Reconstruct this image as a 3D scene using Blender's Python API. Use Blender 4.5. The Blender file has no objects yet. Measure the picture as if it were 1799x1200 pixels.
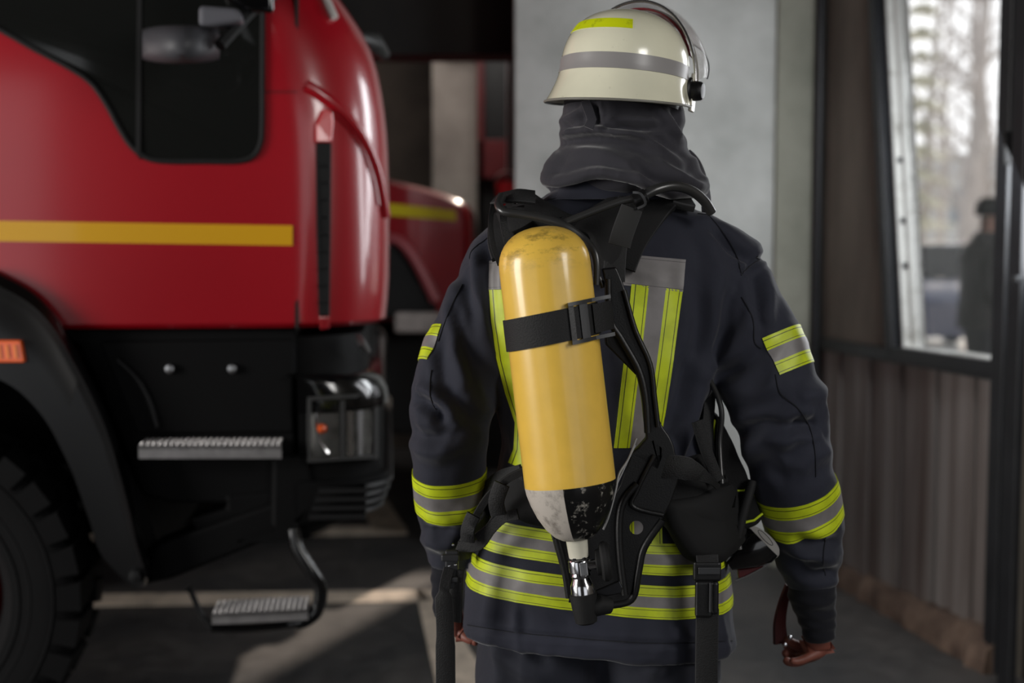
import bpy, bmesh, math, random
import numpy as np
from mathutils import Vector, Matrix, noise
from mathutils.bvhtree import BVHTree
random.seed(7)
R = math.radians
C = bpy.context.scene.collection
SC = bpy.context.scene

# ---------------------------------------------------------------- camera
F = 2400.0                       # focal length in pixels of the 1799 wide frame
PITCH = R(4.37)
CAMZ = 1.49
cam_d = bpy.data.cameras.new('camera'); cam = bpy.data.objects.new('camera', cam_d); C.objects.link(cam)
cam.location = (0, 0, CAMZ); cam.rotation_euler = (R(90)-PITCH, 0, 0)
cam_d.sensor_width = 36.0; cam_d.lens = F/1799*36.0; cam_d.clip_end = 200
cam_d.dof.use_dof = True; cam_d.dof.focus_distance = 2.18; cam_d.dof.aperture_fstop = 2.4
SC.camera = cam
SC.view_settings.view_transform = 'Standard'; SC.view_settings.look = 'None'
SC.view_settings.gamma = 1; SC.view_settings.use_curve_mapping = False
SC.view_settings.exposure = 0.0

# ---------------------------------------------------------------- world: bright overcast sky
w = bpy.data.worlds.new('overcast_sky'); SC.world = w; w.use_nodes = True
nt = w.node_tree; bg = nt.nodes['Background']
sky = nt.nodes.new('ShaderNodeTexSky'); sky.sky_type = 'NISHITA'; sky.sun_disc = False
sky.sun_elevation = R(28); sky.air_density = 1.0; sky.dust_density = 4.0
hs = nt.nodes.new('ShaderNodeHueSaturation'); hs.inputs['Saturation'].default_value = 0.12
mixw = nt.nodes.new('ShaderNodeMixRGB'); mixw.inputs[0].default_value = 0.97; mixw.inputs[2].default_value = (0.83, 0.85, 0.88, 1)
nt.links.new(sky.outputs[0], hs.inputs['Color']); nt.links.new(hs.outputs[0], mixw.inputs[1])
nt.links.new(mixw.outputs[0], bg.inputs[0]); bg.inputs[1].default_value = 1.12

# ---------------------------------------------------------------- daylight entering by the gates and window, plus added fill lamps
def area(name, loc, target, sx, sy, power, col=(1, 1, 1)):
    d = bpy.data.lights.new(name, 'AREA'); d.shape = 'RECTANGLE'; d.size = sx; d.size_y = sy
    d.energy = power; d.color = col
    o = bpy.data.objects.new(name, d); C.objects.link(o); o.location = loc
    o.rotation_euler = (Vector(target)-Vector(loc)).to_track_quat('-Z', 'Y').to_euler()
    return o
area('daylight_left_gate', (-5.4, 0.6, 1.9), (0.0, 2.5, 1.2), 1.9, 2.3, 235, (1.0, 0.97, 0.93))
area('daylight_right_gate', (2.42, 0.3, 2.5), (0.2, 2.6, 1.3), 0.8, 1.3, 42, (1.0, 0.98, 0.95))
area('daylight_window', (1.55, 4.55, 1.95), (0.5, 5.0, 1.4), 0.55, 1.3, 27, (0.93, 0.97, 1.0))
area('arm_rim_fill', (1.72, 3.9, 1.75), (0.5, 2.4, 1.3), 0.4, 1.2, 12, (0.95, 0.97, 1.0))  # added lamp short of the window, gives the arm its rim light
area('rear_hall_fill', (-0.3, 7.3, 3.3), (-0.5, 8.8, 1.4), 1.2, 0.8, 22, (1.0, 0.95, 0.9))  # added lamp under the ceiling to brighten the pillar
sd = bpy.data.lights.new('sun', 'SUN'); sd.energy = 3.6; sd.angle = R(1.2); sd.color = (1.0, 0.84, 0.7)
sun = bpy.data.objects.new('sun', sd); C.objects.link(sun); sun.location = (3, 14, 6)
sun.rotation_euler = Vector((-.4, -1, -.70)).to_track_quat('-Z', 'Y').to_euler()

# ---------------------------------------------------------------- helpers
cp, sp = math.cos(PITCH), math.sin(PITCH)
def ray(px, py):
    x = (px-899.5)/F; y = (600-py)/F
    return Vector((x, cp+y*sp, -sp+y*cp))
def P(px, py, Y):
    d = ray(px, py); return Vector((0, 0, CAMZ))+d*(Y/d.y)
def G(px, py, z=0.0):
    d = ray(px, py); return Vector((0, 0, CAMZ))+d*((z-CAMZ)/d.z)
CAM = Vector((0, 0, CAMZ))
def projn(co):                     # numpy (n,3) -> px, py, depth
    x = co[:, 0]; y = co[:, 1]; z = co[:, 2]-CAMZ
    dep = y*cp - z*sp; up = y*sp + z*cp
    return 899.5+F*x/dep, 600-F*up/dep, dep

def lin(c):
    def f(v):
        v /= 255.0
        return v/12.92 if v <= .04045 else ((v+.055)/1.055)**2.4
    return tuple(f(v) for v in c)+(1.0,)
MATS = {}
def mat(name, rgb, rough=0.6, metal=0.0, coat=0.0, var=0.0, vscale=8.0, bump=0.0, bscale=60.0, spec=0.5, trans=0.0, emis=None, estr=0.0, sheen=0.0, stretch=(1, 1, 1), coatr=0.05, ior=1.45, dirt=None, dscale=3.0, dlow=.5, dhigh=.65):
    """rgb is the surface's own sRGB colour (0-255)"""
    if name in MATS: return MATS[name]
    m = bpy.data.materials.new(name); m.use_nodes = True; MATS[name] = m
    n = m.node_tree.nodes; l = m.node_tree.links; b = n['Principled BSDF']
    c = lin(rgb); b.inputs['Base Color'].default_value = c
    b.inputs['Roughness'].default_value = rough; b.inputs['Metallic'].default_value = metal
    b.inputs['Coat Weight'].default_value = coat; b.inputs['Coat Roughness'].default_value = coatr
    b.inputs['Specular IOR Level'].default_value = spec; b.inputs['Transmission Weight'].default_value = trans
    b.inputs['IOR'].default_value = ior; b.inputs['Sheen Weight'].default_value = sheen
    tc = n.new('ShaderNodeTexCoord'); mp = n.new('ShaderNodeMapping'); mp.inputs['Scale'].default_value = stretch
    l.new(tc.outputs['Object'], mp.inputs[0])
    last = None
    if var > 0:
        nz = n.new('ShaderNodeTexNoise'); nz.inputs['Scale'].default_value = vscale; nz.inputs['Detail'].default_value = 6
        l.new(mp.outputs[0], nz.inputs[0])
        cr = n.new('ShaderNodeValToRGB'); e = cr.color_ramp.elements
        e[0].position = .3; e[1].position = .7
        e[0].color = tuple(v*(1-var) for v in c[:3])+(1,); e[1].color = tuple(min(1, v*(1+var)) for v in c[:3])+(1,)
        l.new(nz.outputs[0], cr.inputs[0]); last = cr.outputs[0]
    if dirt:
        nz = n.new('ShaderNodeTexNoise'); nz.inputs['Scale'].default_value = dscale; nz.inputs['Detail'].default_value = 9
        nz.inputs['Roughness'].default_value = .7
        l.new(mp.outputs[0], nz.inputs[0])
        cr = n.new('ShaderNodeValToRGB'); cr.color_ramp.elements[0].position = dlow; cr.color_ramp.elements[1].position = dhigh
        l.new(nz.outputs[0], cr.inputs[0])
        mx = n.new('ShaderNodeMixRGB'); mx.inputs[1].default_value = c; mx.inputs[2].default_value = lin(dirt)
        l.new(cr.outputs[0], mx.inputs[0])
        if last: l.new(last, mx.inputs[1])
        last = mx.outputs[0]
    if last: l.new(last, b.inputs['Base Color'])
    if bump > 0:
        nz = n.new('ShaderNodeTexNoise'); nz.inputs['Scale'].default_value = bscale; nz.inputs['Detail'].default_value = 4
        l.new(mp.outputs[0], nz.inputs[0])
        bp = n.new('ShaderNodeBump'); bp.inputs['Strength'].default_value = bump; bp.inputs['Distance'].default_value = .002
        l.new(nz.outputs[0], bp.inputs['Height']); l.new(bp.outputs[0], b.inputs['Normal'])
    if emis:
        b.inputs['Emission Color'].default_value = lin(emis); b.inputs['Emission Strength'].default_value = estr
    return m

class MB:
    def __init__(s): s.v = []; s.f = []; s.m = []; s.uv = {}
    def add(s, vs, fs, mi=0, uvs=None):
        o = len(s.v); s.v += [tuple(v) for v in vs]
        for k, f in enumerate(fs):
            if uvs: s.uv[len(s.f)] = [uvs[i] for i in f]
            s.f.append(tuple(i+o for i in f)); s.m.append(mi)
        return s
    def box(s, c, size, rot=None, mi=0):
        hx, hy, hz = size[0]/2, size[1]/2, size[2]/2
        vs = [Vector((x*hx, y*hy, z*hz)) for x in (-1, 1) for y in (-1, 1) for z in (-1, 1)]
        if rot is not None: vs = [rot @ v for v in vs]
        vs = [v+Vector(c) for v in vs]
        return s.add(vs, [(0, 1, 3, 2), (4, 6, 7, 5), (0, 4, 5, 1), (2, 3, 7, 6), (0, 2, 6, 4), (1, 5, 7, 3)], mi)
    def grid(s, rows, closed=False, mi=0, uvs=None, flip=False):
        nr = len(rows); nc = len(rows[0]); vs = [p for r in rows for p in r]
        fs = []
        for i in range(nr-1):
            for j in range(nc if closed else nc-1):
                k = (j+1) % nc
                f = (i*nc+j, i*nc+k, (i+1)*nc+k, (i+1)*nc+j)
                fs.append(f[::-1] if flip else f)
        uv = None
        if uvs: uv = [u for r in uvs for u in r]
        return s.add(vs, fs, mi, uv)
    def loft(s, rings, caps=True, mi=0):
        o = len(s.v); s.grid(rings, True, mi); n = len(rings[0])
        if caps:
            s.f.append(tuple(o+i for i in range(n))[::-1]); s.m.append(mi)
            s.f.append(tuple(o+(len(rings)-1)*n+i for i in range(n))); s.m.append(mi)
        return s
    def tube(s, pts, r, n=10, mi=0, flat=1.0):
        pts = [Vector(p) for p in pts]; k = len(pts)
        rr = r if isinstance(r, (list, tuple)) else [r]*k
        t0 = (pts[1]-pts[0]).normalized(); u = t0.orthogonal().normalized(); rings = []
        for i, p in enumerate(pts):
            t = (pts[min(i+1, k-1)]-pts[max(i-1, 0)]).normalized()
            u = (u-t*u.dot(t)).normalized(); v = t.cross(u)
            rings.append([p+(u*math.cos(a)+v*math.sin(a)*flat)*rr[i] for a in [2*math.pi*j/n for j in range(n)]])
        return s.loft(rings, True, mi)
    def prism(s, poly, off, mi=0):          # poly: list of points, off: Vector added for the far side
        n = len(poly); vs = [Vector(p) for p in poly]+[Vector(p)+Vector(off) for p in poly]
        fs = [tuple(range(n))[::-1], tuple(range(n, 2*n))]
        fs += [(i, (i+1) % n, n+(i+1) % n, n+i) for i in range(n)]
        return s.add(vs, fs, mi)
    def lathe(s, prof, n=32, M=Matrix(), mi=0, caps=True):   # prof (r,z)
        rings = [[M @ Vector((max(r, 1e-4)*math.cos(2*math.pi*j/n), max(r, 1e-4)*math.sin(2*math.pi*j/n), z)) for j in range(n)] for r, z in prof]
        return s.loft(rings, caps, mi)
    def ribbon(s, pts, nrm, width, thick, mi=0):  # strap: centre points, outward normals
        pts = [Vector(p) for p in pts]; k = len(pts); rings = []; 
        ww = width if isinstance(width, (list, tuple)) else [width]*k
        for i, p in enumerate(pts):
            t = (pts[min(i+1, k-1)]-pts[max(i-1, 0)]).normalized()
            nn = Vector(nrm[i] if isinstance(nrm, list) else nrm); nn = (nn-t*nn.dot(t)).normalized(); x = t.cross(nn)
            a = ww[i]/2; b = thick/2
            prof = [(-a, -b), (a, -b), (a, b*.6), (a*.93, b), (-a*.93, b), (-a, b*.6)]
            rings.append([p+x*q+nn*h for q, h in prof])
        f0 = len(s.f); s.loft(rings, True, mi)
        for q in range((k-1)*6):
            if q % 6 in (2, 4): s.m[f0+q] = mi+1
        return s
    def build(s, name, mats, parent=None, smooth=True, angle=38, bevel=0, sub=0, mw=None):
        me = bpy.data.meshes.new(name); me.from_pydata(s.v, [], s.f); me.update()
        bm = bmesh.new(); bm.from_mesh(me); 
        bmesh.ops.recalc_face_normals(bm, faces=bm.faces); bm.to_mesh(me); bm.free()
        if not isinstance(mats, (list, tuple)): mats = [mats]
        if s.m and max(s.m) >= len(mats): mats = list(mats)+[MATS.get('webbing_edge_grey') or mats[-1]]
        for m in mats: me.materials.append(m)
        for i, mi in enumerate(s.m): me.polygons[i].material_index = mi
        if s.uv:
            ul = me.uv_layers.new(name='UVMap'); vm = {}
            for i, u in s.uv.items():
                d = dict(zip(s.f[i], u))
                for li in me.polygons[i].loop_indices: ul.data[li].uv = d[me.loops[li].vertex_index]
        o = bpy.data.objects.new(name, me); C.objects.link(o)
        finish(o, smooth, angle, bevel, sub)
        if mw is not None: o.matrix_world = mw
        if parent: put_under(o, parent)
        return o
def finish(o, smooth=True, angle=38, bevel=0, sub=0):
    me = o.data
    if smooth:
        me.polygons.foreach_set('use_smooth', [True]*len(me.polygons)); me.set_sharp_from_angle(angle=R(angle))
    if bevel:
        b = o.modifiers.new('bevel', 'BEVEL'); b.width = bevel; b.segments = 3; b.limit_method = 'ANGLE'; b.angle_limit = R(40)
        b.harden_normals = False
    if sub:
        b = o.modifiers.new('sub', 'SUBSURF'); b.levels = sub; b.render_levels = sub
ROOT = {}
def thing(name, loc, label, cat, group=None, rotz=0.0):
    o = bpy.data.objects.new(name, None); C.objects.link(o); o.location = loc; o.rotation_euler = (0, 0, rotz)
    o.empty_display_size = .1
    ROOT[o.name] = Matrix.Translation(Vector(loc)) @ Matrix.Rotation(rotz, 4, 'Z')
    return tag(o, label, cat, group)
def put_under(o, p):                # keep built-in-world geometry where it is
    o.parent = p
    if p.name in ROOT and not o.get('_local'): o.matrix_parent_inverse = ROOT[p.name].inverted()
def tag(o, label=None, cat=None, group=None, kind=None):
    if label: o['label'] = label
    if cat: o['category'] = cat
    if group: o['group'] = group
    if kind: o['kind'] = kind
    return o
def struct(o): o['kind'] = 'structure'; return o
def smooth_poly(pts, n=8, closed=False):      # Catmull-Rom through points of any dimension
    pts = [Vector(p) for p in pts]; out = []; k = len(pts)
    for i in range(k if closed else k-1):
        if closed: a, b, c, d = pts[i-1], pts[i], pts[(i+1) % k], pts[(i+2) % k]
        else: a, b, c, d = pts[max(i-1, 0)], pts[i], pts[i+1], pts[min(i+2, k-1)]
        for j in range(n):
            t = j/n
            out.append(.5*((2*b)+(c-a)*t+(2*a-5*b+4*c-d)*t*t+(3*b-a-3*c+d)*t**3))
    if not closed: out.append(pts[-1])
    return out
def V2(l): return [Vector((a, b, 0)) for a, b in l]

# ---------------------------------------------------------------- materials
M_black = mat('black_plastic', (15, 15, 16), .42, bump=.15, bscale=400)
M_blackgloss = mat('gloss_black', (7, 7, 8), .16, coat=.6)
M_rubber = mat('black_rubber', (13, 13, 14), .75, var=.2, bump=.4, bscale=90)
M_steel = mat('brushed_steel', (190, 190, 192), .3, metal=1, bump=.1, bscale=200)
M_chrome = mat('chrome', (205, 205, 208), .16, metal=1)
M_red = mat('red_truck_paint', (160, 10, 27), .3, coat=1.0, coatr=.13, var=.06, vscale=2, bump=0)
M_yellowpaint = mat('yellow_stripe_paint', (214, 160, 16), .35, coat=.4)
M_glass = mat('clear_glass', (250, 250, 250), .0, trans=1, ior=1.45)
M_darkglass = mat('dark_tinted_glass', (24, 25, 24), .06, spec=.5)
# ================================================================ THE HALL
def floor_mat():
    m = bpy.data.materials.new('worn_floor'); m.use_nodes = True; n = m.node_tree.nodes; l = m.node_tree.links; b = n['Principled BSDF']
    tc = n.new('ShaderNodeTexCoord')
    n1 = n.new('ShaderNodeTexNoise'); n1.inputs['Scale'].default_value = 1.6; n1.inputs['Detail'].default_value = 8; n1.inputs['Roughness'].default_value = .65
    n2 = n.new('ShaderNodeTexNoise'); n2.inputs['Scale'].default_value = 14; n2.inputs['Detail'].default_value = 6
    l.new(tc.outputs['Object'], n1.inputs[0]); l.new(tc.outputs['Object'], n2.inputs[0])
    cr = n.new('ShaderNodeValToRGB'); e = cr.color_ramp.elements
    e[0].position = .35; e[0].color = lin((52, 52, 53)); e[1].position = .68; e[1].color = lin((84, 80, 77))
    l.new(n1.outputs[0], cr.inputs[0])
    mx = n.new('ShaderNodeMixRGB'); mx.blend_type = 'MULTIPLY'; mx.inputs[0].default_value = .5
    c2 = n.new('ShaderNodeValToRGB'); c2.color_ramp.elements[0].position = .35; c2.color_ramp.elements[0].color = (.5, .5, .5, 1); c2.color_ramp.elements[1].position = .65
    l.new(n2.outputs[0], c2.inputs[0]); l.new(cr.outputs[0], mx.inputs[1]); l.new(c2.outputs[0], mx.inputs[2])
    l.new(mx.outputs[0], b.inputs['Base Color'])
    rr = n.new('ShaderNodeMapRange'); rr.inputs[3].default_value = .45; rr.inputs[4].default_value = .75
    l.new(n2.outputs[0], rr.inputs[0]); l.new(rr.outputs[0], b.inputs['Roughness'])
    bp = n.new('ShaderNodeBump'); bp.inputs['Strength'].default_value = .3; bp.inputs['Distance'].default_value = .004
    l.new(n2.outputs[0], bp.inputs['Height']); l.new(bp.outputs[0], b.inputs['Normal'])
    return m
def concrete(name, a, b_, scale=2.0, zs=1.0, bump=.5):
    m = bpy.data.materials.new(name); m.use_nodes = True; n = m.node_tree.nodes; l = m.node_tree.links; b = n['Principled BSDF']
    tc = n.new('ShaderNodeTexCoord'); mp = n.new('ShaderNodeMapping'); mp.inputs['Scale'].default_value = (1, 1, zs)
    l.new(tc.outputs['Object'], mp.inputs[0])
    n1 = n.new('ShaderNodeTexNoise'); n1.inputs['Scale'].default_value = scale; n1.inputs['Detail'].default_value = 9; n1.inputs['Roughness'].default_value = .6
    l.new(mp.outputs[0], n1.inputs[0])
    cr = n.new('ShaderNodeValToRGB'); e = cr.color_ramp.elements
    e[0].position = .32; e[0].color = lin(a); e[1].position = .68; e[1].color = lin(b_)
    l.new(n1.outputs[0], cr.inputs[0]); l.new(cr.outputs[0], b.inputs['Base Color'])
    b.inputs['Roughness'].default_value = .85
    n2 = n.new('ShaderNodeTexNoise'); n2.inputs['Scale'].default_value = 30; n2.inputs['Detail'].default_value = 5
    l.new(tc.outputs['Object'], n2.inputs[0])
    bp = n.new('ShaderNodeBump'); bp.inputs['Strength'].default_value = bump; bp.inputs['Distance'].default_value = .004
    l.new(n2.outputs[0], bp.inputs['Height']); l.new(bp.outputs[0], b.inputs['Normal'])
    return m
M_floor = floor_mat()
M_conc = concrete('plastered_concrete_wall', (158, 161, 157), (204, 206, 203))
M_concdark = concrete('dark_stained_concrete', (66, 62, 56), (100, 95, 86), 2.5, .5)
M_hall = concrete('dark_hall_wall', (26, 24, 23), (44, 41, 38))  # dark mottled grey for the hall shell
M_pillar = concrete('grey_pillar_plaster', (120, 112, 106), (164, 156, 148))
M_line = mat('worn_line_paint', (206, 190, 172), .6, var=.15, vscale=12, dirt=(120, 110, 100), dscale=9, dlow=.5, dhigh=.75)
M_frame = mat('dark_steel_frame', (34, 35, 38), .4, var=.2)
M_white = mat('white_reveal_paint', (214, 214, 210), .6, var=.06, dirt=(150, 148, 140), dscale=6)

# right wall plane: X = WX(Y)
WA = Vector((1.44, 5.80, 0)); WD = Vector((-.225, 1, 0)).normalized(); WN = Vector((-WD.y, WD.x, 0))   # WN points into the hall
def W(px, py, off=0.0):
    d = ray(px, py); A = WA+WN*off
    t = (A-CAM).dot(WN)/d.dot(WN); return CAM+d*t
YF = 6.11
floor = MB().box((-1, 4, -.1), (18, 18, .2)).build('floor', M_floor, smooth=False); struct(floor)
g = MB(); g.box((-2.2, 2.1, 3.7), (15, 14.2, .2)); g.box((-2.2, 11.85, 3.7), (15, .9, .2))
def cq(x0, x1, x2, x3): g.prism([(x0, 9.2, 3.6), (x1, 9.2, 3.6), (x2, 11.4, 3.6), (x3, 11.4, 3.6)], (0, 0, .2))
cq(-9.7, .51, 1.39, -9.7); cq(1.35, 5.3, 5.3, 2.23)
ceil = g.build('ceiling', M_hall, smooth=False); struct(ceil)        # with an unseen opening added deep in the hall for the sun
o = MB().prism([(1.02, 9.2, 3.6), (1.17, 9.2, 3.6), (2.05, 11.4, 3.6), (1.90, 11.4, 3.6)], (0, 0, .12)).build('streak_bar', M_frame, smooth=False); struct(o)  # unseen bar added across the opening to cast a floor streak

# far wall segment behind the firefighter (thick, free left end)
xl = P(903, 500, YF).x; xr = P(1437, 500, YF).x
o = MB().box(((xl+xr)/2+.1, YF+.2, 1.8), (xr-xl+.2, .4, 3.6)).build('wall_far', M_conc, smooth=False, bevel=.01); struct(o)
# rib on the far wall where the plaster turns greener
xg0 = P(1358, 500, YF).x
M_green = concrete('greenish_plaster', (120, 122, 110), (150, 150, 138), 3)
o = MB().box(((xg0+xr)/2, YF-.012, 1.8), (xr-xg0, .03, 3.6)).build('trim_1', M_green, smooth=False, bevel=.006); struct(o)
# dark conduit in the corner
o = MB().tube([P(1436, 400, YF-.05)*1+Vector((0, 0, z)) for z in (-1.45, 2.0)], .022, 10).build('trim_2', M_frame); struct(o)

# --- right wall: lower boarding, upper concrete, opening with leaning frame
def wall_quad(mb, pts, thick=.12, off=0.0, mi=0):    # pts in px on the wall plane
    mb.prism([W(x, y, off) for x, y in pts], -WN*thick, mi); return mb
def wz(px, z, off=0.0):
    """point of the wall at pixel column px (at eye level) and height z"""
    p = W(px, 417, off); return Vector((p.x, p.y, z))
SILL = lambda x: 600+.177*(x-1440)
m = MB()
# upper solid part left of the window, above it, right of it
def wp(px_top, ztop, px_bot, zbot): pass
cL = W(1437, 500); 
zs_l = W(1440, SILL(1440)).z; 
Mup = concrete('brown_grey_board_wall', (92, 86, 78), (136, 128, 117), 3, .35)
g = MB()
A0 = wz(1437, zs_l); A1 = wz(1437, 3.6)
jb = W(1574, SILL(1574)+4); jt = W(1541, -40); jt2 = jb+(jt-jb)*(2.75-jb.z)/(jt.z-jb.z)
g.prism([A0, jb, jt2, Vector((jt2.x, jt2.y, 3.6)), A1], -WN*.14)
rb = W(1765, SILL(1765)); rt = Vector((rb.x, rb.y, 2.75))
g.prism([jt2, rt, Vector((rt.x, rt.y, 3.6)), Vector((jt2.x, jt2.y, 3.6))], -WN*.14)
o = g.build('wall_right', Mup, smooth=False); struct(o)
# near part of the right wall, beyond the frame edge
e0 = wz(1799, 0); far_e = WA - WD*7.5
g = MB(); q = W(1800, 417)
g.prism([Vector((q.x, q.y, 0)), Vector((q.x, q.y, 3.6)), Vector((far_e.x, far_e.y, 3.6)), Vector((far_e.x, far_e.y, 0))], -WN*.14)
o = g.build('wall_right_near', M_concdark, smooth=False); struct(o)
# beyond: right outer wall behind far wall so the hall stays closed
# lower boarding, boards as separate ribs in one surface
def board_mat():
    m = bpy.data.materials.new('weathered_board_cladding'); m.use_nodes = True; n = m.node_tree.nodes; l = m.node_tree.links; b = n['Principled BSDF']
    tc = n.new('ShaderNodeTexCoord'); mp = n.new('ShaderNodeMapping'); mp.inputs['Scale'].default_value = (5.0, 5.0, .35)
    l.new(tc.outputs['Object'], mp.inputs[0])
    n1 = n.new('ShaderNodeTexNoise'); n1.inputs['Scale'].default_value = 1.6; n1.inputs['Detail'].default_value = 7
    l.new(mp.outputs[0], n1.inputs[0])
    cr = n.new('ShaderNodeValToRGB'); e = cr.color_ramp.elements
    e[0].position = .33; e[0].color = lin((92, 80, 75)); e[1].position = .66; e[1].color = lin((142, 137, 134))
    l.new(n1.outputs[0], cr.inputs[0]); l.new(cr.outputs[0], b.inputs['Base Color']); b.inputs['Roughness'].default_value = .75
    return m
M_board = board_mat()
g = MB(); p0 = W(1437, 500); p1 = W(1760, 500); p0.z = p1.z = 0
L = (p1-p0).length; nb = 11
for i in range(nb):
    a = p0+(p1-p0)*(i/nb); b_ = p0+(p1-p0)*((i+1)/nb-.006)
    zt = zs_l - .01
    off = WN*(.012 if i % 2 else 0.0)
    g.prism([a+off+Vector((0, 0, .0)), b_+off, b_+off+Vector((0, 0, zt)), a+off+Vector((0, 0, zt))], -WN*.1)
o = g.build('wall_right_boarding', M_board, smooth=False, bevel=.003); struct(o)
# sill rail along the wall
ra = wz(1437, zs_l, .03); rb2 = wz(1765, zs_l, .03)
o = MB().prism([ra+Vector((0, 0, -.03)), rb2+Vector((0, 0, -.03)), rb2+Vector((0, 0, .022)), ra+Vector((0, 0, .022))], -WN*.12).build('trim_3', M_frame, smooth=False, bevel=.004); struct(o)
# window: frame bars (dark outer, white inner), glass
wn = bpy.data.objects.new('window_1', None); C.objects.link(wn); wn.location = (jb.x, jb.y, jb.z); struct(wn); ROOT[wn.name] = Matrix.Translation(wn.location)
def bar(a, b_, wd, dp, mi, name, par, off=0.0):
    t = (b_-a).normalized(); s_ = t.cross(WN).normalized(); a = a+WN*off; b_ = b_+WN*off
    return MB().prism([a-s_*wd/2, a+s_*wd/2, b_+s_*wd/2, b_-s_*wd/2], -WN*dp).build(name, mi, par, smooth=False, bevel=.004)
rtw = Vector((rt.x, rt.y, 2.7))
bar(jb, jt2, .052, .16, M_frame, 'window_frame', wn, .035)
bar(jb+Vector((0, 0, .02)), rb+Vector((0, 0, .02)), .05, .16, M_frame, 'window_frame', wn, .035)
bar(jt2, rtw, .06, .16, M_frame, 'window_frame', wn, .035)
# white reveal seen inside the frame: goes outward
dirj = (jt2-jb).normalized(); along = (rb-jb).normalized()
j2 = jb+along*.055; j2t = jt2+along*.055
MB().prism([j2, j2+along*.012, j2t+along*.012, j2t], -WN*.09).build('window_reveal', M_white, wn, smooth=False)
MB().prism([j2+Vector((0, 0, .035)), rb+Vector((0, 0, .035)), rb+Vector((0, 0, .047)), j2+Vector((0, 0, .047))], -WN*.10).build('window_reveal', M_white, wn, smooth=False)
MB().prism([j2+along*.012-WN*.03, j2+along*.04-WN*.03, j2t+along*.04-WN*.03, j2t+along*.012-WN*.03], -WN*.05).build('sash', M_white, wn, smooth=False, bevel=.003)
for q in (.35, .52, .75):
    c = j2+(j2t-j2)*q*.6+along*.02-WN*.02
    MB().box(c, (.02, .012, .02)).build('hinge', M_frame, wn, smooth=False, bevel=.002)
gp = [j2+along*.04+Vector((0, 0, .05)), rb+Vector((0, 0, .05)), rtw, j2t+along*.04]
MB().prism([p-WN*.05 for p in gp], -WN*.006).build('pane', M_glass, wn, smooth=False)
# posts at right with latch
pb = W(1757, 900, .07); 
def post(px, off, r, name, wd=.05):
    a = W(px, 417, off); return MB().box((a.x, a.y, 1.8), (wd, .07, 3.6), Matrix.Rotation(math.atan2(WD.y, WD.x)-R(90), 3, 'Z')).build(name, M_frame, smooth=False, bevel=.005)
struct(post(1766, .05, 0, 'trim_4', .045)); 
gt = post(1790, .10, 0, 'trim_5', .03); struct(gt)
a = W(1768, 262, .09); o = MB().box((a.x-.01, a.y-.03, a.z), (.026, .03, .11)).build('latch', M_rubber, gt, smooth=False, bevel=.006)
a = W(1790, 490, .12); o = MB().box((a.x-.01, a.y-.02, a.z), (.03, .04, .02)).build('hinge', M_frame, gt, smooth=False, bevel=.003)
# kerb of rubble at the foot of the wall
M_rub = concrete('rubble_plinth', (70, 54, 46), (118, 98, 84), 9)
ka = W(1480, 417, .0); kb = W(1799, 417, .0); ka.z = kb.z = 0
g = MB(); rows = []
for i in range(41):
    q = ka+(kb-ka)*(i/40); hgt = .075+.05*(i/40)+.02*noise.noise(Vector((i*.6, 0, 0))); wd = .06+.05*(i/40)+.03*noise.noise(Vector((i*.5, 4, 0)))
    rows.append([q-WN*.01, q+WN*wd, q+WN*wd*.9+Vector((0, 0, hgt*.6)), q+WN*wd*.5+Vector((0, 0, hgt)), q-WN*.01+Vector((0, 0, hgt))])
o = g.loft(rows).build('baseboard_right', M_rub); struct(o)

# --- outer shell of the hall (left, rear, back), with gate openings behind the camera
def wallbox(name, x0, x1, y0, y1, z0=0, z1=3.6, m=M_hall):
    o = MB().box(((x0+x1)/2, (y0+y1)/2, (z0+z1)/2), (abs(x1-x0), abs(y1-y0), z1-z0)).build(name, m, smooth=False); return struct(o)
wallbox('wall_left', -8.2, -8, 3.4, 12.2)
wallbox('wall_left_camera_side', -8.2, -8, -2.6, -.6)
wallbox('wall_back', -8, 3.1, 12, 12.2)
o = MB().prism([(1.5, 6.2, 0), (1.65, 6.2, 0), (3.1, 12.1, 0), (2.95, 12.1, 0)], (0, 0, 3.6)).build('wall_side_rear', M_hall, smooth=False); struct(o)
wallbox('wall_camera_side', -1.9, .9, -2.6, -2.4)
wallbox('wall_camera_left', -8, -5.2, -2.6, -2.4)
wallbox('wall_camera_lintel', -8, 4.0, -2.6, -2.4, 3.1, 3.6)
# beam under the ceiling deep in the hall
wallbox('trim_6', -2.6, 0.2, 6.6, 6.9, 2.36, 3.6)
# recess: dark wall and grey pillar
wallbox('wall_recess', -2.2, -.52, 9.6, 9.9, m=concrete('brown_recess_plaster', (52, 45, 40), (86, 76, 68)))
xa, xb = P(760, 300, 8.8).x, P(838, 300, 8.8).x
wallbox('wall_pillar', xa, xb, 8.8, 9.1, m=M_pillar)
wallbox('wall_recess_right', xb-.1, .1, 9.0, 9.3)

# painted floor lines, and a lit strip drawn as one
def line(pts, name='floor_line'):
    o = MB().prism([G(x, y, .003) for x, y in pts], (0, 0, -.002)).build(name, M_line, smooth=False)
    o.parent = floor
    return o
line([(60, 1045), (742, 1036), (760, 1056), (60, 1066)])
line([(730, 1036), (762, 1036), (905, 1270), (780, 1270)])  # diagonal line that also stands in for a lit strip of floor
line([(150, 932), (712, 923), (716, 938), (150, 948)])
line([(610, 840), (655, 840), (715, 932), (655, 932)])

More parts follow.
